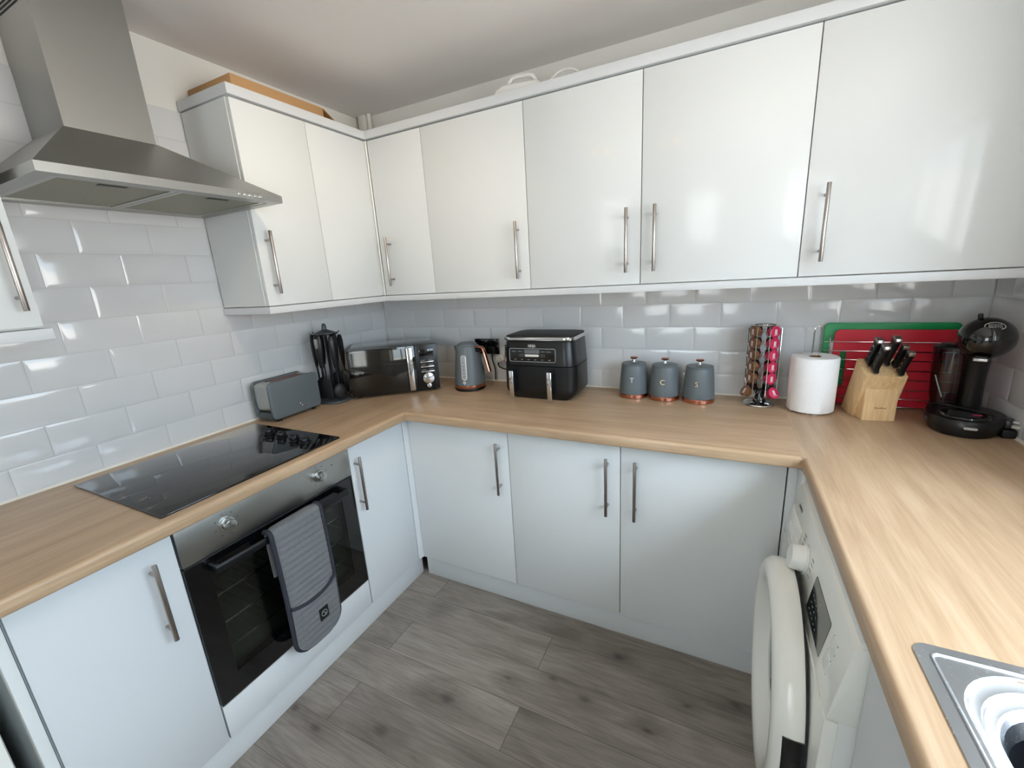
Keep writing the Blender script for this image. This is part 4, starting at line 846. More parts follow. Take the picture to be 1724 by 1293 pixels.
utensil('whisk', math.radians(62), 'black whisk hanging at the rear right of the carousel, close to the microwave', 0.064, 0.318)
utensil('spatula', math.radians(108), 'black spatula hanging behind the carousel pole', 0.062, 0.330, 'spatula')
utensil('spoon', math.radians(168), 'black spoon hanging at the wall side of the carousel', 0.060, 0.330, 'mixing_spoon')

# ============================================================ MICROWAVE
ma = math.atan2(0.278, 0.325); MW = lmat(0.3855, -0.393, ma)
mw = thing('microwave', 'black microwave with mirrored door and silver dial set diagonally in the left corner', 'microwave', (0.3855, -0.393, ZW), ma)
ww, dd, h0, h1 = 0.435, 0.285, 0.012, 0.246
MB().box(-ww / 2 + 0.002, ww / 2 - 0.002, 0.018, dd, h0, h1 - 0.001, 0.004, mx=MW).build('casing', 'blackgloss', mw)
dxr = 0.112
mirror = mat('mirrored_black_glass', (62, 60, 56), 0.05, metal=0.85, var=0.02)
M['mirror'] = mirror
db = MB().box(-ww / 2, ww / 2 - dxr, -0.004, 0.018, h0, h1, 0.003, mx=MW).build('door', 'blackgloss', mw)
MB().box(-ww / 2 + 0.018, ww / 2 - dxr - 0.044, -0.0052, -0.0035, h0 + 0.008, h1 - 0.012, 0.0006, mx=MW).build('door_window', 'mirror', db)
MB().box(ww / 2 - dxr - 0.040, ww / 2 - dxr - 0.012, -0.022, -0.013, h0 + 0.006, h1 - 0.008, 0.003, mx=MW).box(ww / 2 - dxr - 0.036, ww / 2 - dxr - 0.016, -0.014, -0.004, h0 + 0.01, h0 + 0.03, mx=MW).box(ww / 2 - dxr - 0.036, ww / 2 - dxr - 0.016, -0.014, -0.004, h1 - 0.03, h1 - 0.012, mx=MW).build('door_handle', 'chrome', db)
pn = MB().box(ww / 2 - dxr + 0.001, ww / 2, -0.004, 0.018, h0, h1, 0.003, mx=MW).build('control_panel', 'blackpl', mw)
pc = ww / 2 - dxr / 2 + 0.002
MB().box(pc - 0.036, pc + 0.036, -0.0052, -0.0035, 0.186, 0.222, 0.001, mx=MW).build('clock_display', 'blackgloss', pn)
for i in range(3):
    MB().box(pc - 0.033, pc + 0.033, -0.008, -0.0038, 0.154 - i * 0.025, 0.1595 - i * 0.025, 0.001, mx=MW).build('key_bar', 'chrome', pn)
for i in range(3):
    for q in (-0.02, 0.018): MB().box(pc + q - 0.010, pc + q + 0.010, -0.0046, -0.0039, 0.1655 - i * 0.025, 0.1675 - i * 0.025, mx=MW).build('key_legend', 'led', pn, smooth=0)
MB().cyl((pc, -0.004, 0.072), (pc, -0.012, 0.072), 0.028, 32, mx=MW, bev=0.001).cyl((pc, -0.012, 0.072), (pc, -0.024, 0.072), 0.0215, 32, mx=MW, bev=0.002).build('timer_dial', 'chrome', pn)
MB().cyl((pc, -0.004, 0.032), (pc, -0.009, 0.032), 0.0115, 24, mx=MW, bev=0.001).build('stop_button', 'chrome', pn)
for px_, py_ in ((-0.19, 0.04), (0.19, 0.04), (-0.19, 0.25), (0.19, 0.25)): MB().cyl((px_, py_, 0), (px_, py_, 0.0125), 0.012, 12, mx=MW).build('foot', 'rubber', mw)
b = MB()
for i in range(8): b.box(ww / 2 - 0.003, ww / 2 - 0.001, 0.06 + i * 0.008, 0.064 + i * 0.008, 0.10, 0.19, mx=MW)
b.build('side_vents', 'darkgap', mw, smooth=0)
b = MB(); b.tube([tuple(MW @ Vector(p)) for p in ((-0.19, 0.288, 0.10), (-0.225, 0.275, 0.16), (-0.232, 0.22, 0.17), (-0.228, 0.16, 0.10), (-0.226, 0.13, 0.012))], 0.0035, 8)
tag(b.build('microwave_lead', 'rubber'), 'black power lead looping at the left side of the microwave', 'cable')

# ============================================================ KETTLE
KX, KY = 0.690, -0.178
KM = lmat(KX, KY, math.radians(-12))
kt = thing('kettle', 'slate grey kettle with copper handle and base band in front of the black socket', 'kettle', (KX, KY, ZW), math.radians(-12))
MB().lathe([(0.0, 0), (0.078, 0), (0.080, 0.003), (0.080, 0.012), (0.079, 0.014), (0, 0.014)], n=40, mx=KM).build('power_base', 'blackpl', kt)
MB().lathe([(0.0, 0.0145), (0.0785, 0.0145), (0.080, 0.017), (0.0795, 0.029), (0.0, 0.029)], n=40, mx=KM).build('copper_band', 'copper', kt)
prof = [(0.0, 0.0295), (0.0785, 0.0295), (0.0775, 0.05), (0.073, 0.10), (0.0665, 0.16), (0.061, 0.212), (0.059, 0.222), (0.055, 0.227), (0.0, 0.227)]
MB().lathe(prof, n=44, mx=KM).build('body', 'slate', kt)
MB().lathe([(0.0, 0.2275), (0.050, 0.2275), (0.049, 0.234), (0.042, 0.240), (0.0, 0.242)], n=36, mx=KM).build('lid', 'slate', kt)
b = MB()
def spr(x_, hw_, z0, z1): return [(x_, -hw_, z0), (x_ - 0.0, hw_, z0), (x_, hw_ * .9, z1), (x_, -hw_ * .9, z1)]
b.loft([[(-0.050, 0.028, 0.165), (-0.050, -0.028, 0.165), (-0.050, -0.030, 0.226), (-0.050, 0.030, 0.226)], [(-0.074, 0.014, 0.185), (-0.074, -0.014, 0.185), (-0.074, -0.018, 0.222), (-0.074, 0.018, 0.222)], [(-0.090, 0.003, 0.206), (-0.090, -0.003, 0.206), (-0.091, -0.008, 0.218), (-0.091, 0.008, 0.218)]], mx=KM)
b.build('spout', 'slate', kt)
# handle: horizontal arm then slanting grip on the right
hp = [(0.048, 0, 0.218), (0.085, 0, 0.222), (0.105, 0, 0.217), (0.114, 0, 0.203), (0.126, 0, 0.165), (0.142, 0, 0.110), (0.144, 0, 0.102)]
def catm(P, n=5):
    P = [Vector(p) for p in P]; o_ = []
    for i in range(len(P) - 1):
        a, b_, c_, d_ = P[max(0, i - 1)], P[i], P[i + 1], P[min(len(P) - 1, i + 2)]
        for k in range(n):
            t = k / n; o_.append(0.5 * ((2 * b_) + (c_ - a) * t + (2 * a - 5 * b_ + 4 * c_ - d_) * t * t + (3 * b_ - a - 3 * c_ + d_) * t ** 3))
    return o_ + [P[-1]]
hh = catm(hp); b = MB(); n_ = len(hh)
rings = []
for i, p in enumerate(hh):
    t = (hh[min(i + 1, n_ - 1)] - hh[max(0, i - 1)]).normalized(); s_ = Vector((0, 1, 0)); u_ = t.cross(s_)
    rings.append([tuple(p + s_ * 0.011 * math.cos(q) + u_ * 0.0065 * math.sin(q)) for q in [2 * PI * j / 14 for j in range(14)]])
b.loft(rings, mx=KM).build('handle', 'copper', kt)
MB().box(0.060, 0.092, -0.009, 0.009, 0.196, 0.2155, 0.004, mx=KM).build('handle_joint', 'blackpl', kt)
# water gauge facing the camera side (front)
ga = math.radians(-56); GM = KM @ R(ga, 'Z')
rings = []
def rk(z): 
    for (r0, z0), (r1, z1) in zip(prof[1:], prof[2:]):
        if z0 <= z <= z1: return r0 + (r1 - r0) * (z - z0) / (z1 - z0)
    return 0.06
def stuck(b, outline, off, mx, n=None):
    """outline of (arc, z) pressed onto the kettle wall"""
    V = []
    for u, z in outline: r_ = rk(z) + off; a = u / r_; V.append((r_ * math.cos(a), r_ * math.sin(a), z))
    c_ = (rk(0.12) + off + 0.0005, 0, 0.12)
    b.add(V, [tuple(range(len(V)))], mx=mx)
    V2 = []
    for u, z in outline: r_ = rk(z) - 0.001; a = u / r_; V2.append((r_ * math.cos(a), r_ * math.sin(a), z))
    nn = len(V); b.add(V + V2, [(i, (i + 1) % nn, nn + (i + 1) % nn, nn + i) for i in range(nn)], mx=mx); return b
GU = -0.014
stuck(MB(), rrect(0.030, 0.128, 0.0149, 8, GU, 0.122), 0.0018, GM).build('gauge_frame', 'silverp', kt, smooth=0)
stuck(MB(), rrect(0.021, 0.116, 0.0104, 8, GU, 0.122), 0.0024, GM).build('water_gauge', 'gauge', kt, smooth=0)
b = MB()
for zz in (0.078, 0.095, 0.112, 0.13, 0.15): stuck(b, rrect(0.008, 0.004, 0.001, 2, GU, zz), 0.0030, GM)
b.build('gauge_marks', 'print', kt, smooth=0)
b = MB(); stuck(b, rrect(0.018, 0.009, 0.0044, 5, GU - 0.001, 0.048), 0.002, GM @ T(0, 0, 0)); stuck(b, rrect(0.009, 0.018, 0.0044, 5, GU + 0.001, 0.046), 0.0022, GM); b.build('emblem', 'silverp', kt, smooth=0)

# ============================================================ SOCKET, PLUGS
sk2 = thing('double_socket', 'black double wall socket behind the kettle', 'socket', (0.712, -0.006, 1.102))
MB().box(0.638, 0.786, -0.0165, -0.0068, 1.061, 1.144, 0.002).build('face_plate', 'blackgloss', sk2)
for x_ in (0.690, 0.734): MB().box(x_ - 0.007, x_ + 0.007, -0.020, -0.0166, 1.118, 1.134, 0.001).build('rocker_switch', 'blackpl', sk2)
MB().cyl((0.776, -0.0166, 1.104), (0.776, -0.0172, 1.104), 0.002, 8).build('screw_cap', 'silverp', sk2)
for x_, lbx in ((0.676, 'black plug in the left half of the double socket, half hidden by the kettle'), (0.750, 'black plug in the right half of the double socket with its cable hanging down')):
    p_ = thing('plug', lbx, 'plug', (x_, -0.03, 1.085), group='black plugs')
    MB().box(x_ - 0.019, x_ + 0.019, -0.040, -0.0172, 1.066, 1.104, 0.006).build('plug_body', 'blackpl', p_)
    MB().tube(catm([(x_, -0.03, 1.068), (x_, -0.032, 1.055), (x_ + 0.002, -0.034, 1.03), (x_ + 0.012, -0.030, 0.98), (x_ + 0.016, -0.04, 0.925)]), 0.0035, 8).build('cable', 'rubber', p_)
# white plug adaptor and the air fryer lead
ad_ = thing('white_plug', 'white plug adaptor lying against the wall left of the air fryer', 'plug', (0.800, -0.03, 1.03))
MB().box(-0.021, 0.021, -0.018, 0.018, -0.016, 0.016, 0.004, mx=T(0.803, -0.030, 1.044) @ R(math.radians(-24), 'Y')).build('plug_body', 'wplast', ad_)
MB().box(-0.010, 0.010, -0.0005, 0.0005, -0.010, 0.010, mx=T(0.803, -0.0487, 1.044) @ R(math.radians(-24), 'Y')).build('socket_face', 'offwh', ad_)
MB().tube(catm([(0.790, -0.03, 1.030), (0.785, -0.034, 1.012), (0.795, -0.035, 0.995), (0.83, -0.036, 0.985), (0.88, -0.036, 0.984), (0.928, -0.04, 0.986)]), 0.0035, 8).build('cable', 'rubber', ad_)

# ============================================================ AIR FRYER
AX0, AX1, AY0, AY1 = 0.944, 1.296, -0.292, -0.050
acx, acy, aw, adp = (AX0 + AX1) / 2, (AY0 + AY1) / 2, AX1 - AX0, AY1 - AY0
af = thing('air_fryer', 'black dual-drawer air fryer with chrome-edged lid and two steel handles on the back worktop', 'air fryer', (acx, acy, ZW))
def ar(w, d, r_, z, sh=0.0): return [(p[0], p[1], ZW + z) for p in rrect(w, d, r_, 6, acx, acy + sh)]
b = MB().loft([ar(aw - 0.070, adp - 0.045, 0.030, 0.0), ar(aw - 0.055, adp - 0.030, 0.036, 0.006), ar(aw - 0.004, adp - 0.002, 0.050, 0.034), ar(aw, adp, 0.050, 0.050), ar(aw - 0.004, adp - 0.004, 0.050, 0.155), ar(aw - 0.010, adp - 0.008, 0.050, 0.1555)])
b.build('lower_body', 'blackpl', af)
b = MB().loft([ar(aw - 0.010, adp - 0.008, 0.050, 0.1560), ar(aw - 0.003, adp - 0.003, 0.050, 0.159), ar(aw - 0.018, adp - 0.014, 0.048, 0.262), ar(aw - 0.026, adp - 0.022, 0.045, 0.270)])
b.build('upper_body', 'blackpl', af)
b = MB().loft([ar(aw - 0.024, adp - 0.020, 0.045, 0.2705), ar(aw - 0.008, adp - 0.006, 0.048, 0.2725), ar(aw - 0.006, adp - 0.004, 0.048, 0.282), ar(aw - 0.010, adp - 0.008, 0.047, 0.2865), ar(aw - 0.020, adp - 0.018, 0.044, 0.2868)]); b.build('lid_rim', 'chrome', af)
b = MB().loft([ar(aw - 0.022, adp - 0.020, 0.043, 0.2869), ar(aw - 0.026, adp - 0.024, 0.042, 0.2905), ar(aw - 0.08, adp - 0.07, 0.03, 0.2945), ar(aw - 0.20, adp - 0.16, 0.02, 0.296)]); b.build('lid', 'blackmt', af)
yf = lambda z: AY0 + 0.0015 + (0.0055 if z > 0.156 else 0.001) * max(0, (z - 0.156) / 0.106) if z > 0.156 else AY0 + 0.0012
# seam between drawers, handles
MB().box(acx - 0.0012 - 0.004, acx + 0.0012 - 0.004, AY0 - 0.0004, AY0 + 0.002, ZW + 0.04, ZW + 0.150).build('drawer_gap', 'darkgap', af, smooth=0)
for hx in (AX0 + 0.062, AX0 + 0.247):
    d_ = MB().box(hx - 0.014, hx + 0.012, AY0 - 0.028, AY0 + 0.003, ZW + 0.012 + 0.02, ZW + 0.140, 0.007).build('drawer_handle', 'blackpl', af)
    MB().box(hx - 0.0125, hx + 0.0095, AY0 - 0.0325, AY0 - 0.0275, ZW + 0.010, ZW + 0.139, 0.002).build('handle_trim', 'chrome', d_)
# control display tilted with the upper body
dm = Matrix.Identity(4); t_ = math.atan2(0.0058, 0.103)
ux, uy = Vector((1, 0, 0)), Vector((0, math.sin(t_), math.cos(t_)))
uz = ux.cross(uy)
for i in range(3): dm[i][0] = ux[i]; dm[i][1] = uy[i]; dm[i][2] = uz[i]
dm.translation = Vector((acx - 0.021, AY0 + 0.0032, ZW + 0.2065))
b = MB().prism(rrect(0.218, 0.055, 0.006), 0, 0.0012, 'z', mx=dm); dsp = b.build('control_display', 'blackgloss', af)
b = MB(); oo = rrect(0.222, 0.059, 0.008, 4); b.tube([(p[0], p[1], 0.001) for p in oo], 0.0011, 6, closed=True, mx=dm); b.build('display_frame', 'silverp', dsp)
MB().prism(rrect(0.072, 0.018, 0.001, 2, 0, 0.016), 0.0012, 0.0016, 'z', mx=dm).build('lcd_panel', 'print', dsp, smooth=0)
MB().prism(rrect(0.068, 0.0105, 0.005, 5, 0, -0.0015), 0.0012, 0.0018, 'z', mx=dm).build('start_bar', 'offwh', dsp, smooth=0)
b = MB()
for q, t0 in ((-0.048, '1'), (0.050, '2')):
    MB().tube([(p[0], p[1], 0.0014) for p in rrect(0.024, 0.009, 0.0044, 5, q, -0.0015)], 0.0004, 4, closed=True, mx=dm).text(t0, 0.007, dm @ T(q, -0.0015, 0.0014), 0.0002).build('zone_key', 'led', dsp, smooth=0)
for i, wd in enumerate((0.010, 0.008, 0.009, 0.010, 0.008, 0.010)): MB().box(-0.082 + i * 0.033 - wd / 2, -0.082 + i * 0.033 + wd / 2, -0.0215, -0.0190, 0.0012, 0.0016, mx=dm).build('mode_symbol', 'led', dsp, smooth=0)
for q in (-0.088, -0.058, 0.052, 0.080): MB().box(q - 0.010, q + 0.010, 0.0155, 0.0172, 0.0012, 0.0016, mx=dm).build('mode_symbol', 'led', dsp, smooth=0)
b = MB().text('NINJA', 0.0165, dm @ T(0.0, 0.0415, 0.0012) @ Matrix.Scale(0.8, 4, (1, 0, 0)), 0.0004, bold=0.0006); b.build('brand_lettering', 'silverp', af, smooth=0)
sp_ = MB().prism(rrect(0.022, 0.082, 0.004), -0.0018, 0.0018, 'y', mx=T(AX0 + 0.0172, AY0 + 0.0165, ZW + 0.208) @ R(math.radians(-45), 'Z') @ R(math.radians(-4), 'X')).build('side_print_panel', 'blackgloss', af)
b = MB()
for i in range(7): b.box(-0.007, 0.007 - (i % 3) * 0.003, -0.0022, -0.0017, -0.030 + i * 0.010, -0.0275 + i * 0.010, mx=T(AX0 + 0.0172, AY0 + 0.0165, ZW + 0.208) @ R(math.radians(-45), 'Z') @ R(math.radians(-4), 'X'))
b.build('side_print', 'led', sp_, smooth=0)

# ============================================================ CANISTERS
for i, (x_, y_, ch_, w_, lb, met) in enumerate(((1.512, -0.108, 'T', 1.0, 'slate grey canister with letter T, leftmost of the three, beside the air fryer', 'silverp'),
                                         (1.644, -0.116, 'C', 1.0, 'slate grey canister with letter C, in the middle of the three', 'gold'),
                                         (1.781, -0.122, 'S', 1.0, 'slate grey canister with letter S, rightmost of the three', 'gold'))):
    cn = thing('canister', lb, 'canister', (x_, y_, ZW), 0, 'storage canisters'); CM = T(x_, y_, ZW)
    MB().lathe([(0.0, 0), (0.0615, 0), (0.063, 0.002), (0.0632, 0.016), (0.0615, 0.018), (0, 0.018)], n=44, mx=CM).build('copper_base', 'copper', cn)
    MB().lathe([(0.0, 0.0185), (0.0618, 0.0185), (0.0625, 0.022), (0.061, 0.05), (0.0575, 0.10), (0.0535, 0.140), (0.052, 0.144), (0.0, 0.144)], n=44, mx=CM).build('body', 'slate', cn)
    ld = MB().lathe([(0.0, 0.1445), (0.0525, 0.1445), (0.0535, 0.147), (0.0515, 0.150), (0.030, 0.1525), (0.0, 0.1535)], n=44, mx=CM).build('lid', 'slate', cn)
    MB().lathe([(0.0, 0.1525), (0.010, 0.1535), (0.0065, 0.158), (0.006, 0.167), (0.010, 0.170), (0.0, 0.1705)], n=24, mx=CM).build('knob_stem', 'chrome', ld)
    MB().lathe([(0.0, 0.1700), (0.0150, 0.1705), (0.0168, 0.1745), (0.014, 0.178), (0.0, 0.1795)], n=28, mx=CM).build('knob', 'copper', ld)
    a_ = math.atan2(-1.99 - y_, 1.6 - x_)
    tm = CM @ R(a_ + PI / 2, 'Z') @ T(0, -0.0605, 0.083) @ R(PI / 2 - 0.075, 'X')
    MB().text(ch_, 0.030, tm, 0.0012, bold=0.0002).build('letter', met, cn, smooth=0)

# ============================================================ POD RACK
PRX, PRY = 2.004, -0.108; PM_ = T(PRX, PRY, ZW)
pr = thing('pod_rack', 'revolving chrome wire rack full of coffee pods', 'pod rack', (PRX, PRY, ZW))
MB().lathe([(0.0, 0), (0.056, 0), (0.058, 0.003), (0.055, 0.007), (0.030, 0.011), (0, 0.012)], n=40, mx=PM_).build('base', 'chrome', pr)
MB().lathe([(0.0, 0.012), (0.024, 0.012), (0.017, 0.03), (0.015, 0.062), (0.0, 0.064)], n=28, mx=PM_).build('hub', 'blackgloss', pr)
angs = [math.radians(a) for a in (-46, -150, 44, 132)]
b = MB(); RR = 0.049
for a in angs:
    ca, sa = math.cos(a), math.sin(a)
    for sd in (-1, 1):
        ox, oy = -sa * sd * 0.0275, ca * sd * 0.0275
        P = [(0.012 * ca + ox * .2, 0.012 * sa + oy * .2, 0.018), (0.028 * ca + ox * .8, 0.028 * sa + oy * .8, 0.022), (RR * ca + ox, RR * sa + oy, 0.045), (RR * ca + ox, RR * sa + oy, 0.10), (RR * ca + ox, RR * sa + oy, 0.305), (RR * ca * .9 + ox * .9, RR * sa * .9 + oy * .9, 0.312), (0.01 * ca, 0.01 * sa, 0.316)]
        b.tube(P, 0.0016, 6, mx=PM_)
        P = [(0.012 * ca + ox, 0.012 * sa + oy, 0.075), (0.012 * ca + ox, 0.012 * sa + oy, 0.316)]; b.tube(P, 0.0012, 6, mx=PM_)
    for k in range(6):
        zz = 0.062 + k * 0.047
        b.tube([(RR * ca * 0.55 - sa * 0.0275 * math.cos(q), RR * sa * 0.55 + ca * 0.0275 * math.cos(q), zz + 0.02 * math.sin(q)) for q in [PI * j / 8 - PI for j in range(9)]], 0.0011, 5, mx=PM_)
b.build('wire_frame', 'chrome', pr)
MB().tube([(0.040 * math.cos(q), 0.040 * math.sin(q), 0.316) for q in [2 * PI * i / 24 for i in range(24)]], 0.0018, 6, closed=True, mx=PM_).build('top_ring', 'chrome', pr)
def pod(cup, lid, prt, a, zz, tilt=0.0, rad=0.0, label='', seq=0):
    mm = PM_ @ R(a, 'Z') @ T(0.047 + rad, 0, zz) @ R(PI / 2 + tilt, 'Y')
    # local z points outward
    o_ = thing('coffee_pod', label, 'coffee pod', tuple(mm.translation), 0, 'coffee pods in the revolving rack')
    MB().lathe([(0.0, -0.026), (0.012, -0.0255), (0.0165, -0.022), (0.0205, -0.003), (0.0222, -0.001)], n=22, mx=mm, cap=False).build('cup', cup, o_)
    l_ = MB().lathe([(0.0, 0.0012), (0.0215, 0.0012), (0.0228, 0.0004), (0.0228, -0.0010), (0.0205, -0.0012)], n=26, mx=mm, cap=False).build('foil_lid', lid, o_)
    if prt:
        b_ = MB(); b_.box(-0.010, 0.008, -0.006, 0.005, 0.0011, 0.0016, mx=mm).box(0.010, 0.012, -0.009, 0.009, 0.0011, 0.0016, mx=mm)
        b_.build('lid_print', 'podprint', l_, smooth=0)
pos = ['bottom', 'second from the bottom', 'third from the bottom', 'fourth from the bottom', 'fifth from the bottom', 'top']
for ci, (a, cup, lid, nm) in enumerate(((angs[0], 'pink', 'pink', 'pink foil coffee pod in the right front column'), (angs[1], 'brown', 'brown', 'caramel brown coffee pod in the left front column'),
                               (angs[2], 'dkbrown', 'dkbrown', 'dark brown coffee pod in the right rear column'), (angs[3], 'dkbrown', 'dkbrown', 'dark brown coffee pod in the middle rear column'))):
    for k in range(6):
        zz = 0.066 + k * 0.0455; tl_ = 0.0; rd = 0.0
        if k == 0 and ci < 2: tl_ = -0.55; rd = 0.016; zz = 0.060
        pod(cup, lid, ci < 2, a, zz, tl_, rd, '%s of the rack, %s' % (nm, pos[k]))

# ============================================================ KITCHEN ROLL
KRX, KRY = 2.166, -0.146; RM = T(KRX, KRY, ZW)
kh = thing('kitchen_roll_holder', 'chrome kitchen roll holder with a looped wire handle', 'kitchen roll holder', (KRX, KRY, ZW))
MB().lathe([(0, 0), (0.060, 0), (0.060, 0.003), (0, 0.004)], n=36, mx=RM).build('base', 'chrome', kh)
b = MB(); P = [(-0.0105, 0, 0.004), (-0.0105, 0, 0.30)] + [(-0.0105 * math.cos(q), 0, 0.302 + 0.013 * math.sin(q)) for q in [PI * i / 10 for i in range(11)]] + [(0.0105, 0, 0.30), (0.0105, 0, 0.004)]
b.tube(P, 0.0022, 8, mx=RM @ R(math.radians(8), 'Z')).build('wire_loop', 'chrome', kh)
kr_ = thing('kitchen_roll', 'white kitchen paper roll standing on the holder between pod rack and knife block', 'kitchen roll', (KRX, KRY, ZW + 0.0045))
b = MB(); n_ = 56
def rr_(r0, z, wob=0.0): return [((r0 + wob * math.sin(3 * q + 1)) * math.cos(q), (r0 + wob * math.sin(3 * q + 1)) * math.sin(q), z) for q in [2 * PI * i / n_ for i in range(n_)]]
b.loft([rr_(0.0195, 0.0055), rr_(0.070, 0.0055), rr_(0.0745, 0.009, .0006), rr_(0.075, 0.10, .0006), rr_(0.0745, 0.203, .0006), rr_(0.071, 0.2075), rr_(0.0195, 0.206)], False, False, mx=RM)
b.build('paper', 'paper', kr_, smooth=50)
MB().lathe([(0.0195, 0.0055), (0.0195, 0.206), (0.0183, 0.206), (0.0183, 0.0055), (0.0195, 0.0055)], n=28, mx=RM, cap=False).build('card_core', 'cardd', kr_)
MB().add([tuple((0.0752 + 0.0006) * c_ for c_ in (math.cos(q), math.sin(q))) + (z_,) for z_ in (0.006, 0.207) for q in (math.radians(-150), math.radians(-147), math.radians(-144))] , [(0, 1, 4, 3), (1, 2, 5, 4)], mx=RM).build('loose_edge', 'paper', kr_)

# ============================================================ KNIFE BLOCK
br = math.radians(9.5); BM = T(2.352, -0.217, ZW) @ R(br, 'Z')
kb = thing('knife_block', 'pale beech knife block with a leaning body in front of the red board', 'knife block', (2.352, -0.217, ZW), br)
# profile in (y, z): y grows away from the viewer
MB().prism([(0.018, 0.072), (-0.014, 0.160), (0.062, 0.205), (0.135, 0.006), (0.085, 0.0), (0.045, 0.0)], -0.0585, 0.0585, 'x', mx=BM, bev=0.0025, seg=2).build('slotted_body', 'beech', kb)
MB().prism([(0.0, 0.0), (0.0, 0.110), (0.008, 0.114), (0.020, 0.096), (0.070, 0.0)], -0.0475, 0.0475, 'x', mx=BM, bev=0.002, seg=2).build('front_foot', 'beech', kb)
b = MB()
for i in range(8): b.box(-0.0175 + i * 0.0042, -0.0145 + i * 0.0042, -0.0008, 0.0004, 0.0435, 0.0462 + (0.0018 if i in (0, 4) else 0.0), mx=BM @ T(0.004, 0, 0))
b.build('stamp', 'brown', kb, smooth=0)
la = math.atan2(-0.0735, 0.20)      # lean of the knives (towards the viewer)
topv = Vector((0, 0.076, 0.045)).normalized()
def knife(u, d, L, w, lb):
    """u across the block, d distance back along the top face"""
    base = Vector((u, -0.014, 0.160)) + topv * d
    ax = Vector((0, -0.59, 1.0)).normalized(); sdv = Vector((1, 0, 0)); bk = ax.cross(sdv)
    mm = Matrix.Identity(4)
    for i in range(3): mm[i][0] = sdv[i]; mm[i][1] = bk[i]; mm[i][2] = ax[i]
    mm.translation = base; mm = BM @ mm
    k = thing('knife', lb, 'knife', tuple(mm.translation), 0, 'knives in the block')
    h = w / 2
    MB().box(-0.0065, 0.0065, -h * 1.35, h * 1.35, 0.0005, 0.007, 0.0015, mx=mm).build('steel_bolster', 'nickel', k)
    P = [(-h * 1.5, 0.0075), (h * 1.45, 0.0075), (h * 1.0, 0.018), (h * 0.75, 0.035), (h * 0.95, 0.055 * L / 0.1), (h * 0.85, L * 0.8), (h * 1.15, L), (-h * 1.05, L), (-h * 0.95, L * 0.8), (-h * 0.9, 0.035), (-h * 0.95, 0.018)]
    hd_ = MB().prism(P, -0.0085, 0.0085, 'x', mx=mm, bev=0.0035, seg=3).build('grip', 'blackpl', k)
    MB().prism([(-h * 1.1, L - 0.002), (h * 1.25, L - 0.003), (h * 1.25, L + 0.004), (h * 0.5, L + 0.010), (-h * 0.7, L + 0.010), (-h * 1.1, L + 0.004)], -0.0088, 0.0088, 'x', mx=mm, bev=0.0025, seg=2).build('end_cap', 'nickel', k)
    b_ = MB()
    for f_ in (0.32, 0.56, 0.80): b_.cyl((-0.0092, 0, L * f_), (0.0092, 0, L * f_), 0.0022, 10, mx=mm)
    b_.build('rivets', 'chrome', k)
    MB().box(-0.001, 0.001, -h * 0.9, h * 0.9, -0.002, 0.002, mx=mm).build('blade', 'nickel', k)
knife(-0.030, 0.026, 0.104, 0.027, 'large black-handled knife at the front left of the block')
knife(-0.036, 0.062, 0.100, 0.026, 'large black-handled knife at the rear left of the block')
knife(0.012, 0.064, 0.104, 0.027, 'large black-handled knife at the rear right of the block')
knife(0.036, 0.012, 0.088, 0.019, 'small black-handled knife at the front right corner of the block')
knife(0.034, 0.048, 0.084, 0.019, 'small black-handled knife in the middle of the right side of the block')

# ============================================================ CHROME RACK WITH CHOPPING BOARDS
rk_ = thing('wire_board_rack', 'wide chrome wire rack with horizontal bars standing against the back wall', 'wire rack', (2.40, -0.05, ZW))
b = MB(); X0_, X1_ = 2.205, 2.602
for zz in (1.1555, 1.1215, 1.0885, 1.053, 1.018, 0.982, 0.947, 0.916): b.cyl((X0_, -0.052, zz), (X1_, -0.052, zz), 0.0021, 8)
b.build('front_bars', 'chrome', rk_)
b = MB()
for x_ in (2.222, 2.585): b.tube([(x_, -0.0555, 0.9125), (x_, -0.0555, 1.168), (x_, -0.050, 1.172), (x_, -0.016, 1.172), (x_, -0.0115, 1.166), (x_, -0.0115, 0.9125)], 0.0023, 8)
b.build('end_frames', 'chrome', rk_)
b = MB(); b.cyl((2.222, -0.0115, 1.10), (2.585, -0.0115, 1.10), 0.002, 8).cyl((2.222, -0.0115, 0.93), (2.585, -0.0115, 0.93), 0.002, 8).build('rear_bars', 'chrome', rk_)
def board(name, lb, x0, x1, z0, z1, y0, y1, m_, hole=None, group=None):
    w, h = x1 - x0, z1 - z0; b = MB()
    if not hole: b.prism(rrect(w, h, 0.018, 5, (x0 + x1) / 2, (z0 + z1) / 2), y0, y1, 'y', bev=0.0015)
    else:
        hx0, hx1, hz0, hz1 = hole; cxm = (hx0 + hx1) / 2
        out_ = rrect(w, h, 0.018, 6, (x0 + x1) / 2, (z0 + z1) / 2); inn = rrect(hx1 - hx0, hz1 - hz0, (hx1 - hx0) * .45, 6, cxm, (hz0 + hz1) / 2)
        bm = bmesh.new()
        for yy in (y0, y1):
            e1 = [bm.verts.new((p[0], yy, p[1])) for p in out_]; e2 = [bm.verts.new((p[0], yy, p[1])) for p in inn]
            E_ = [bm.edges.new((e1[i], e1[(i + 1) % len(e1)])) for i in range(len(e1))] + [bm.edges.new((e2[i], e2[(i + 1) % len(e2)])) for i in range(len(e2))]
            bmesh.ops.triangle_fill(bm, edges=E_, use_beauty=True)
            if yy == y0: s1, s2 = e1, e2
            else:
                for A_, B_ in ((s1, e1), (s2, e2)):
                    for i in range(len(A_)): bm.faces.new((A_[i], A_[(i + 1) % len(A_)], B_[(i + 1) % len(A_)], B_[i]))
        b.bm(bm)
    return tag(b.build(name, m_), lb, 'chopping board', group)
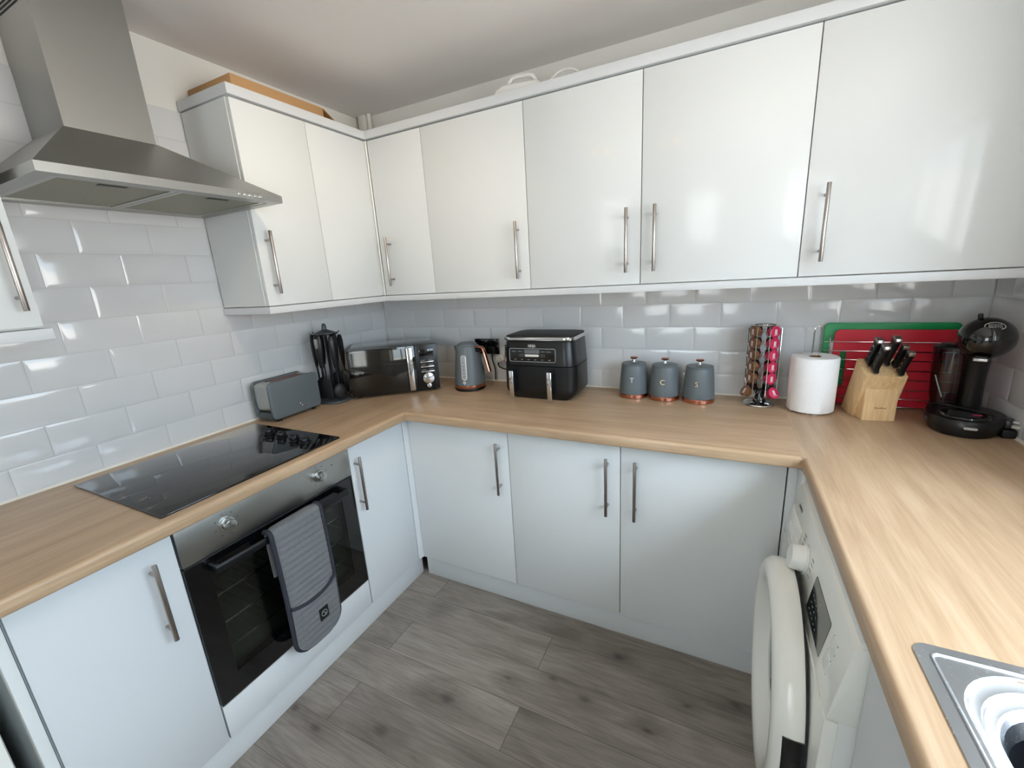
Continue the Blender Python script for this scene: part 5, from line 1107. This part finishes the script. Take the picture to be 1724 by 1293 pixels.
board('chopping_board', 'green plastic chopping board, rearmost in the wire rack and standing highest', 2.205, 2.592, 0.914, 1.222, -0.0235, -0.0165, 'green', None, 'chopping boards in the wire rack')
board('chopping_board', 'red plastic chopping board in the wire rack with a rounded slot at its left side', 2.236, 2.606, 0.914, 1.200, -0.0465, -0.0385, 'red', (2.258, 2.278, 0.985, 1.120), 'chopping boards in the wire rack')
board('chopping_board', 'white plastic chopping board, only its left corner showing between green and red', 2.226, 2.590, 0.914, 1.160, -0.0350, -0.0290, 'whiteb', (2.246, 2.290, 0.975, 1.130), 'chopping boards in the wire rack')

# ============================================================ COFFEE MACHINE
QX, QY = 2.560, -0.225; qa = math.radians(-22); QM = T(QX, QY, ZW) @ R(qa, 'Z')      # local -y is the front
cm = thing('coffee_machine', 'round-headed black pod coffee machine in the right corner of the worktop', 'coffee machine', (QX, QY, ZW), qa)
def el(rx, ry, z, cx_=0, cy_=0, n=44): return [(cx_ + rx * math.cos(2 * PI * i / n), cy_ + ry * math.sin(2 * PI * i / n), z) for i in range(n)]
MB().loft([el(0.072, 0.094, 0.0, 0, -0.01), el(0.080, 0.102, 0.004, 0, -0.01), el(0.091, 0.112, 0.030, 0, -0.005), el(0.093, 0.113, 0.046, 0, -0.002), el(0.090, 0.110, 0.052, 0, -0.002), el(0.080, 0.100, 0.0535, 0, -0.002)], mx=QM).build('base_shell', 'blackpl', cm)
dt = MB().loft([el(0.060, 0.052, 0.0537, 0, -0.042), el(0.058, 0.050, 0.058, 0, -0.042), el(0.050, 0.042, 0.0585, 0, -0.042), el(0.044, 0.036, 0.0545, 0, -0.042)], mx=QM).build('drip_tray', 'blackgloss', cm)
b = MB()
for i in range(5): b.box(-0.036, 0.036, -0.068 + i * 0.013, -0.063 + i * 0.013, 0.0546, 0.0575, 0.0006, mx=QM)
b.build('tray_grille', 'blackpl', dt)
MB().box(-0.006, 0.018, -0.052, -0.044, 0.0576, 0.0590, 0.0004, mx=QM @ R(0.5, 'Z')).build('level_float', 'pink', dt)
MB().prism(rrect(0.030, 0.007, 0.0034), -0.1150, -0.1185, 'y', mx=QM @ R(math.radians(12), 'Z') @ T(-0.004, 0, 0.034)).build('front_badge', 'silverp', cm)
MB().cyl((0, 0, 0), (0, -0.004, 0), 0.006, 18, mx=QM @ R(math.radians(-52), 'Z') @ T(0, -0.0985, 0.034)).build('power_button', 'slated', cm)
# column
b = MB()
colp = [(0.030, 0.038, 0.050, 0.050), (0.028, 0.034, 0.10, 0.045), (0.027, 0.032, 0.16, 0.036), (0.029, 0.034, 0.225, 0.026), (0.033, 0.040, 0.27, 0.016)]
b.loft([el(rx, ry, z, 0.004, cy_) for rx, ry, z, cy_ in colp], mx=QM).build('column', 'blackpl', cm)
# head
HC = (0.012, -0.018, 0.292)
hdm = MB().ball(HC, 0.064, 40, 26, mx=QM, sc=(1.0, 1.06, 0.97)).build('head', 'blackgloss', cm, smooth=60)
hm = QM @ T(*HC)
MB().box(-0.020, 0.020, -0.030, 0.002, -0.068, -0.052, 0.003, mx=hm).build('pod_holder', 'blackpl', cm)
MB().box(-0.017, 0.012, -0.0325, -0.0295, -0.0655, -0.0575, 0.0008, mx=hm).build('holder_strip', 'silverp', cm)
MB().cyl((-0.020, -0.002, 0.055), (-0.022, -0.004, 0.073), 0.006, 14, mx=hm, bev=0.002).build('lever_tip', 'blackpl', cm)
# emblem on the top front of the head
em = hm @ R(math.radians(15), 'Z') @ R(math.radians(48), 'X')
def on_head(bb, off):
    """press flat artwork onto the round head"""
    bb.v = [tuple(em @ Vector((x_, y_, math.sqrt(max(0, 0.0640 ** 2 - x_ * x_ - y_ * y_)) + off + z_ * 0.3))) for x_, y_, z_ in bb.v]; return bb
b = MB().tube([(0.021 * math.cos(2 * PI * i / 40), 0.0125 * math.sin(2 * PI * i / 40), 0) for i in range(40)], 0.0011, 6, closed=True)
on_head(b, 0.0012).build('emblem_ring', 'silverp', hdm)
b = MB()
for i, tx in enumerate(('DOLCE', 'GUSTO')): b.text(tx, 0.0085, T(0, 0.0038 - i * 0.0078, 0), 0.0004)
on_head(b, 0.0014).build('emblem_text', 'silverp', hdm, smooth=0)
# water tank behind left
tkm = QM @ T(-0.052, 0.048, 0)
tk = MB().loft([el(0.034, 0.030, 0.056), el(0.040, 0.036, 0.10), el(0.046, 0.040, 0.18), el(0.048, 0.040, 0.245)], mx=tkm).build('water_tank', 'tank', cm, smooth=60)
MB().loft([el(0.049, 0.041, 0.2455), el(0.049, 0.041, 0.252), el(0.030, 0.028, 0.262)], mx=tkm).build('tank_lid', 'blackpl', cm)
MB().tube([(-0.030, -0.030, 0.16), (-0.020, -0.034, 0.13), (-0.006, -0.036, 0.09)], 0.0018, 6, mx=tkm).build('tank_rib', 'led', tk)
MB().tube(catm([tuple(QM @ Vector((0.06, 0.07, 0.02))), (2.63, -0.15, ZW + 0.004), (2.635, -0.21, ZW + 0.004), (2.640, -0.245, ZW + 0.012)]), 0.0032, 8).build('power_cable', 'rubber', cm)
# draped cable across the base and a plug by the wall
pg = thing('plug', 'black plug with pale pins lying by the right wall beside the coffee machine', 'plug', (2.64, -0.28, ZW), 0, 'black plugs')
pm = T(2.636, -0.272, 0.950) @ R(math.radians(60), 'Z')
MB().box(-0.020, 0.020, -0.014, 0.014, -0.014, 0.014, 0.005, mx=pm).build('plug_body', 'blackpl', pg)
b = MB().box(-0.012, -0.008, -0.030, -0.013, -0.009, -0.001, mx=pm).box(0.006, 0.010, -0.030, -0.013, -0.010, -0.002, mx=pm).box(-0.003, 0.001, -0.034, -0.013, 0.004, 0.010, mx=pm); b.build('pins', 'offwh', pg, smooth=0)
MB().tube(catm([tuple(pm @ Vector((0, 0.012, 0))), (2.612, -0.258, 0.966), (2.585, -0.242, 0.972), (2.540, -0.212, 0.976), (2.505, -0.180, 0.975), (2.490, -0.164, 0.964)]), 0.0032, 8).build('cable', 'rubber', pg)
MB().box(2.622, 2.654, -0.30, -0.245, ZW, 0.936, 0.004).build('plug_adaptor', 'blackmt', pg)
